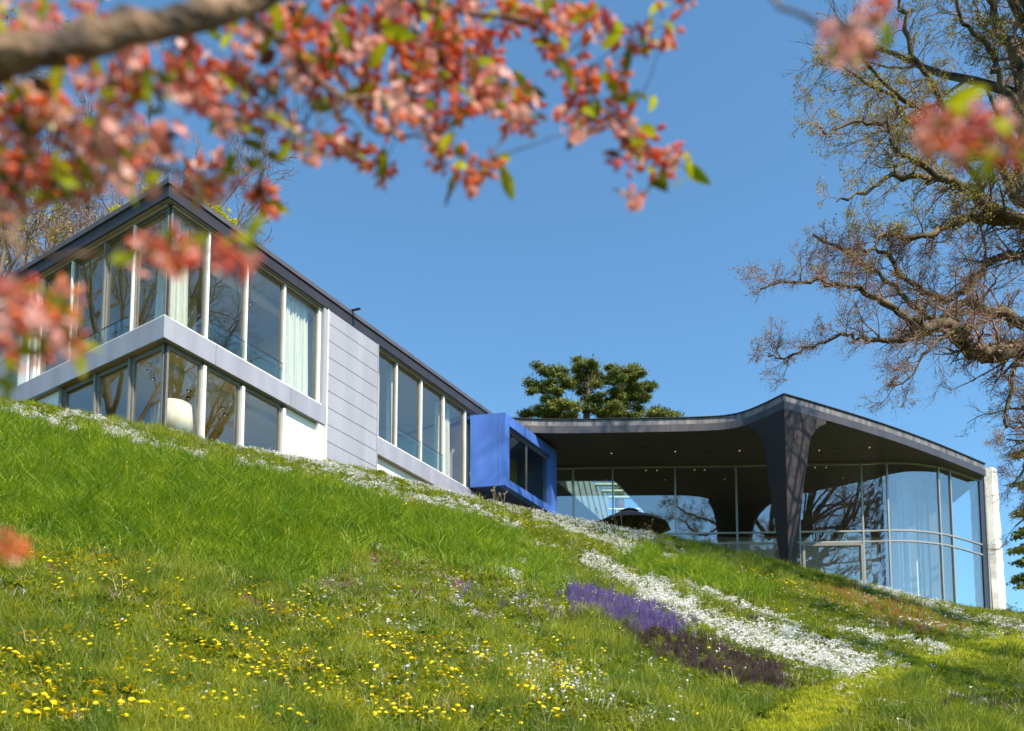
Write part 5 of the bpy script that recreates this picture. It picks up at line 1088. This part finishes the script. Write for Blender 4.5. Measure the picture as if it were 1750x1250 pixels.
BL = [(230,125,40),(285,105,45),(345,85,45),(300,160,40),(370,150,40),(400,110,40),(430,60,40),(440,185,38),(470,110,45),(520,40,45),(560,100,45),(600,40,45),(650,60,50),(640,130,45),(700,25,50),(700,110,45),(750,60,42),(760,140,40),(790,30,36),(800,100,36),(830,165,38),(620,185,38),(670,195,36),(560,160,30),(720,190,34),(780,195,30),(860,190,30),(880,155,30),(850,120,24),(480,50,40),(540,70,40),(600,100,40),(660,20,36),(580,20,36),(690,160,36),(740,110,36),(390,190,30),(410,200,30),(820,60,22),
      (80,150,45),(55,205,55),(25,245,50),(120,185,45),(155,225,40),(60,275,40),(200,245,35),(260,240,30),(292,240,22),(245,290,26),(185,292,30),(20,310,36),(100,325,26),(140,280,30),(0,160,45),(60,25,50),(140,20,34),(20,50,40),(210,150,30),(180,180,30),(210,60,26),(160,130,30),(0,340,24),
      (330,312,20),(365,300,22),(400,300,20),(345,322,14),(505,240,24),(545,245,24),(580,250,18),(600,262,14),(642,280,16),(645,303,10),(740,243,22),(765,268,22),(795,290,20),(845,275,14),(790,312,9),(900,205,14),(905,180,18),
      (940,62,20),(958,95,22),(990,130,24),(1010,160,24),(1045,140,18),(978,205,24),(1000,200,18),(1055,200,15),(1090,230,16),(1095,250,16),(1072,278,12),(1120,280,18),(1155,275,20),(1075,337,14),(890,10,26),(960,18,12),(1010,36,22),(1045,40,20),(1085,68,16),(1135,38,10),(1180,0,10),(975,25,14),(860,30,18),(920,30,18),
      (1440,55,22),(1500,28,26),(1455,85,14),(1605,205,30),(1640,195,34),(1675,215,32),(1600,232,20),(1650,245,22),(1700,215,26),(1710,250,22),
      (35,490,24),(15,515,22),(75,505,22),(100,520,20),(115,575,18),(60,590,22),(20,602,22),(12,560,24),(40,540,20),(265,425,20),(290,420,20),(320,432,18),(245,430,12),(400,428,20),(385,430,12),(8,925,18),(30,922,14),(448,340,7),(450,318,5)]
DZ = lambda px, py: .80 if px > 1550 else (.85 if px > 1300 else (.86 if (py > 380 and py < 700) else (.82 if py > 700 else (1.05 if px < 330 else (1.25 if px < 560 else 1.42)))))
M['coral'] = leafmat('coral_buds', (.86, .20, .045), (.95, .40, .11), .5, 30, .5, (.66, .10, .09), .4)
M['pink'] = leafmat('pale_pink_petals', (.80, .30, .20), (.92, .58, .47), .4, 14, .25, (.85, .42, .42))
M['lf'] = leafmat('young_leaf', (.28, .36, .006), (.52, .50, .010), .5, 10, .45, (.10, .12, .015), .35)
M['lfr'] = leafmat('bronze_leaf', (.20, .06, .03), (.30, .14, .03), .4, 10, .4, (.10, .03, .03), .35)
def budcluster(seed, open_):
    rg = np.random.default_rng(seed); mb = MB(); mb.sm = True; nb = rg.integers(8, 12)
    for k in range(nb):
        d = nrm(rg.normal(0, 1, 3) + [0, 0, -.5]); L_ = rg.uniform(.012, .024); c = d * L_; r = rg.uniform(.0032, .0052)
        u = nrm(np.cross(d, [.3, .5, .8])); v = np.cross(d, u)
        mb.add([tuple(u * .0007), tuple(-u * .0007), tuple(c - u * .0007), tuple(c + u * .0007)], [(0, 1, 2, 3)], 1)
        if rg.random() < open_:
            for q in range(5):
                a = 6.2832 * q / 5; pd = u * math.cos(a) + v * math.sin(a); pt = -u * math.sin(a) + v * math.cos(a); R = .011
                mb.add([tuple(c), tuple(c + pd * R * .6 + pt * R * .45 + d * R * .25), tuple(c + pd * R * 1.05 + d * R * .4), tuple(c + pd * R * .6 - pt * R * .45 + d * R * .25)], [(0, 1, 2, 3)], 2)
        else:
            rows = [(-1, 0.05), (-.5, .8), (.2, 1), (.9, .6), (1.3, .05)]; n_ = 6; b = []
            for h, w_ in rows: b += [tuple(c + d * h * r * 1.7 + (u * math.cos(6.2832 * i / n_) + v * math.sin(6.2832 * i / n_)) * r * w_) for i in range(n_)]
            mb.add(b, [(j * n_ + i, j * n_ + (i + 1) % n_, (j + 1) * n_ + (i + 1) % n_, (j + 1) * n_ + i) for j in range(4) for i in range(n_)], 0)
    return mb.mesh('blossom_cluster')
def leafmesh(seed, L_=.038, wd=.018):
    mb = MB(); mb.sm = True; n_ = 6
    for i in range(n_ + 1):
        f = i / n_; w_ = wd / 2 * math.sin(math.pi * min(1, f * .93 + .04)) ** .8; z = -.010 * f * f * (1 + seed * .4); mb.v += [(-w_, f * L_, z + w_ * .35), (0, f * L_, z), (w_, f * L_, z + w_ * .35)]
    for i in range(n_):
        for k in range(2): q = i * 3 + k; mb.f.append((q, q + 1, q + 4, q + 3)); mb.m.append(0)
    return mb.mesh('leaf')
bm_ = [budcluster(100 + k, o_) for k, o_ in enumerate([.05, .1, .2, .35, .85, 1.0])]
for m_ in bm_:
    for q in (M['coral'], M['lfr'], M['pink']): m_.materials.append(q)
lm = [leafmesh(k, .034 + .006 * k, .015 + .002 * k) for k in range(3)]
lm2 = [m_.copy() for m_ in lm]
for m_ in lm: m_.materials.append(M['lf'])
for m_ in lm2: m_.materials.append(M['lfr'])
cl = []; lf = []
for bx0, by0, r in BL:
    D = DZ(bx0, by0); n = max(1, int((r / F * D) ** 2 * 2350 * (1.25 / D) ** .8)) + (1 if r > 14 else 0)
    for k in range(n):
        a = rg.uniform(0, 6.283); q = r * math.sqrt(rg.random()); cl.append((g3(bx0 + q * math.cos(a), by0 + q * math.sin(a) * .8, D + rg.normal(0, .05)), bx0, by0))
    for k in range(max(0, int(n * 1.05 + rg.random()))):
        a = rg.uniform(0, 6.283); q = r * (.4 + .8 * rg.random()); lf.append((g3(bx0 + q * math.cos(a), by0 + q * math.sin(a), D + rg.normal(0, .05)), False))
for x_, y_, n in ((60, 180, 4), (95, 170, 5), (100, 320, 7), (90, 290, 5), (110, 300, 4), (250, 150, 3), (470, 262, 1), (450, 265, 2), (430, 300, 2), (410, 405, 3), (425, 412, 3), (1100, 160, 2), (1085, 155, 2), (1155, 315, 2), (1120, 300, 2), (1165, 290, 1), (850, 272, 3), (895, 165, 3), (870, 200, 2), (1700, 260, 6), (1725, 262, 5), (1690, 275, 4), (740, 20, 3), (75, 165, 3), (45, 60, 3), (95, 510, 3), (130, 580, 3), (60, 600, 2), (1120, 70, 2), (1115, 30, 2), (30, 280, 5), (10, 210, 4), (585, 68, 3), (600, 250, 3), (25, 660, 2), (5, 648, 2), (920, 75, 1)):
    for k in range(n): lf.append((g3(x_ + rg.normal(0, 9), y_ + rg.normal(0, 8), DZ(x_, y_) + rg.normal(0, .02)), True))
ped = []
def eul(): return (rg.uniform(-.9, .9), rg.uniform(-.9, .9), rg.uniform(0, 6.28))
rg.shuffle(cl)
def addparts(items, mk, name, lim=295):
    rest = []
    for i, it in enumerate(items):
        me, sc = mk(it)
        if i < lim:
            o = bpy.data.objects.new(name, me); COL.objects.link(o); o.parent = crab; o.location = Vector(it[0]) - Vector(TB); o.rotation_euler = eul(); o.scale = (sc,) * 3
        else: rest.append((me, it[0], sc))
    if rest:
        V = []; Fc = []; mi = []; mats = []
        import mathutils
        for me, p, sc in rest:
            e = mathutils.Euler(eul()).to_matrix() * sc; b = len(V); V += [tuple(e @ v.co + Vector(p)) for v in me.vertices]
            for q in me.materials:
                if q not in mats: mats.append(q)
            for q in me.polygons: Fc.append(tuple(i + b for i in q.vertices)); mi.append(mats.index(me.materials[q.material_index]))
        m_ = bpy.data.meshes.new(name); m_.from_pydata(V, [], Fc); m_.polygons.foreach_set('material_index', mi); m_.shade_smooth()
        for q in mats: m_.materials.append(q)
        o = bpy.data.objects.new('more_' + name + 's', m_); COL.objects.link(o); o.parent = crab; o.location = -Vector(TB); o['kind'] = 'stuff'
PALE = [(245, 290), (185, 292), (140, 280), (160, 225), (1500, 28), (880, 155), (978, 205), (1075, 337), (850, 120), (280, 240), (240, 230), (15, 560), (40, 540), (155, 225)]
def mkc(it):
    p, x_, y_ = it; pale = any(abs(x_ - a) < 14 and abs(y_ - b_) < 14 for a, b_ in PALE); k = int(rg.integers(4, 6)) if (pale and rg.random() < .8) or rg.random() < .07 else int(rg.integers(0, 4)); return bm_[k], rg.uniform(.8, 1.25) * min(1, (p[1] / 1.2) ** .8)
addparts([tuple(c) for c in cl], mkc, 'blossom_cluster')
rg.shuffle(lf)
addparts([tuple(c) for c in lf], lambda it: ((lm if it[1] or rg.random() < .78 else lm2)[int(rg.integers(0, 3))], rg.uniform(.7, 1.15) * min(1, it[0][1] / 1.15)), 'leaf')
for it in cl:
    p = np.array(it[0]); i = int(np.argmin(np.linalg.norm(chp - p, axis=1))); s = chp[i]
    if np.linalg.norm(s - p) < .16: ped.append((np.array([s, (s + p) / 2 + rg.normal(0, .004, 3), p]), np.array([.0013, .001, .0008])))
o = tubes('spurs', ped, 3, M['crbark'], crab); o['kind'] = 'stuff'
print('clusters', len(cl), 'leaves', len(lf))
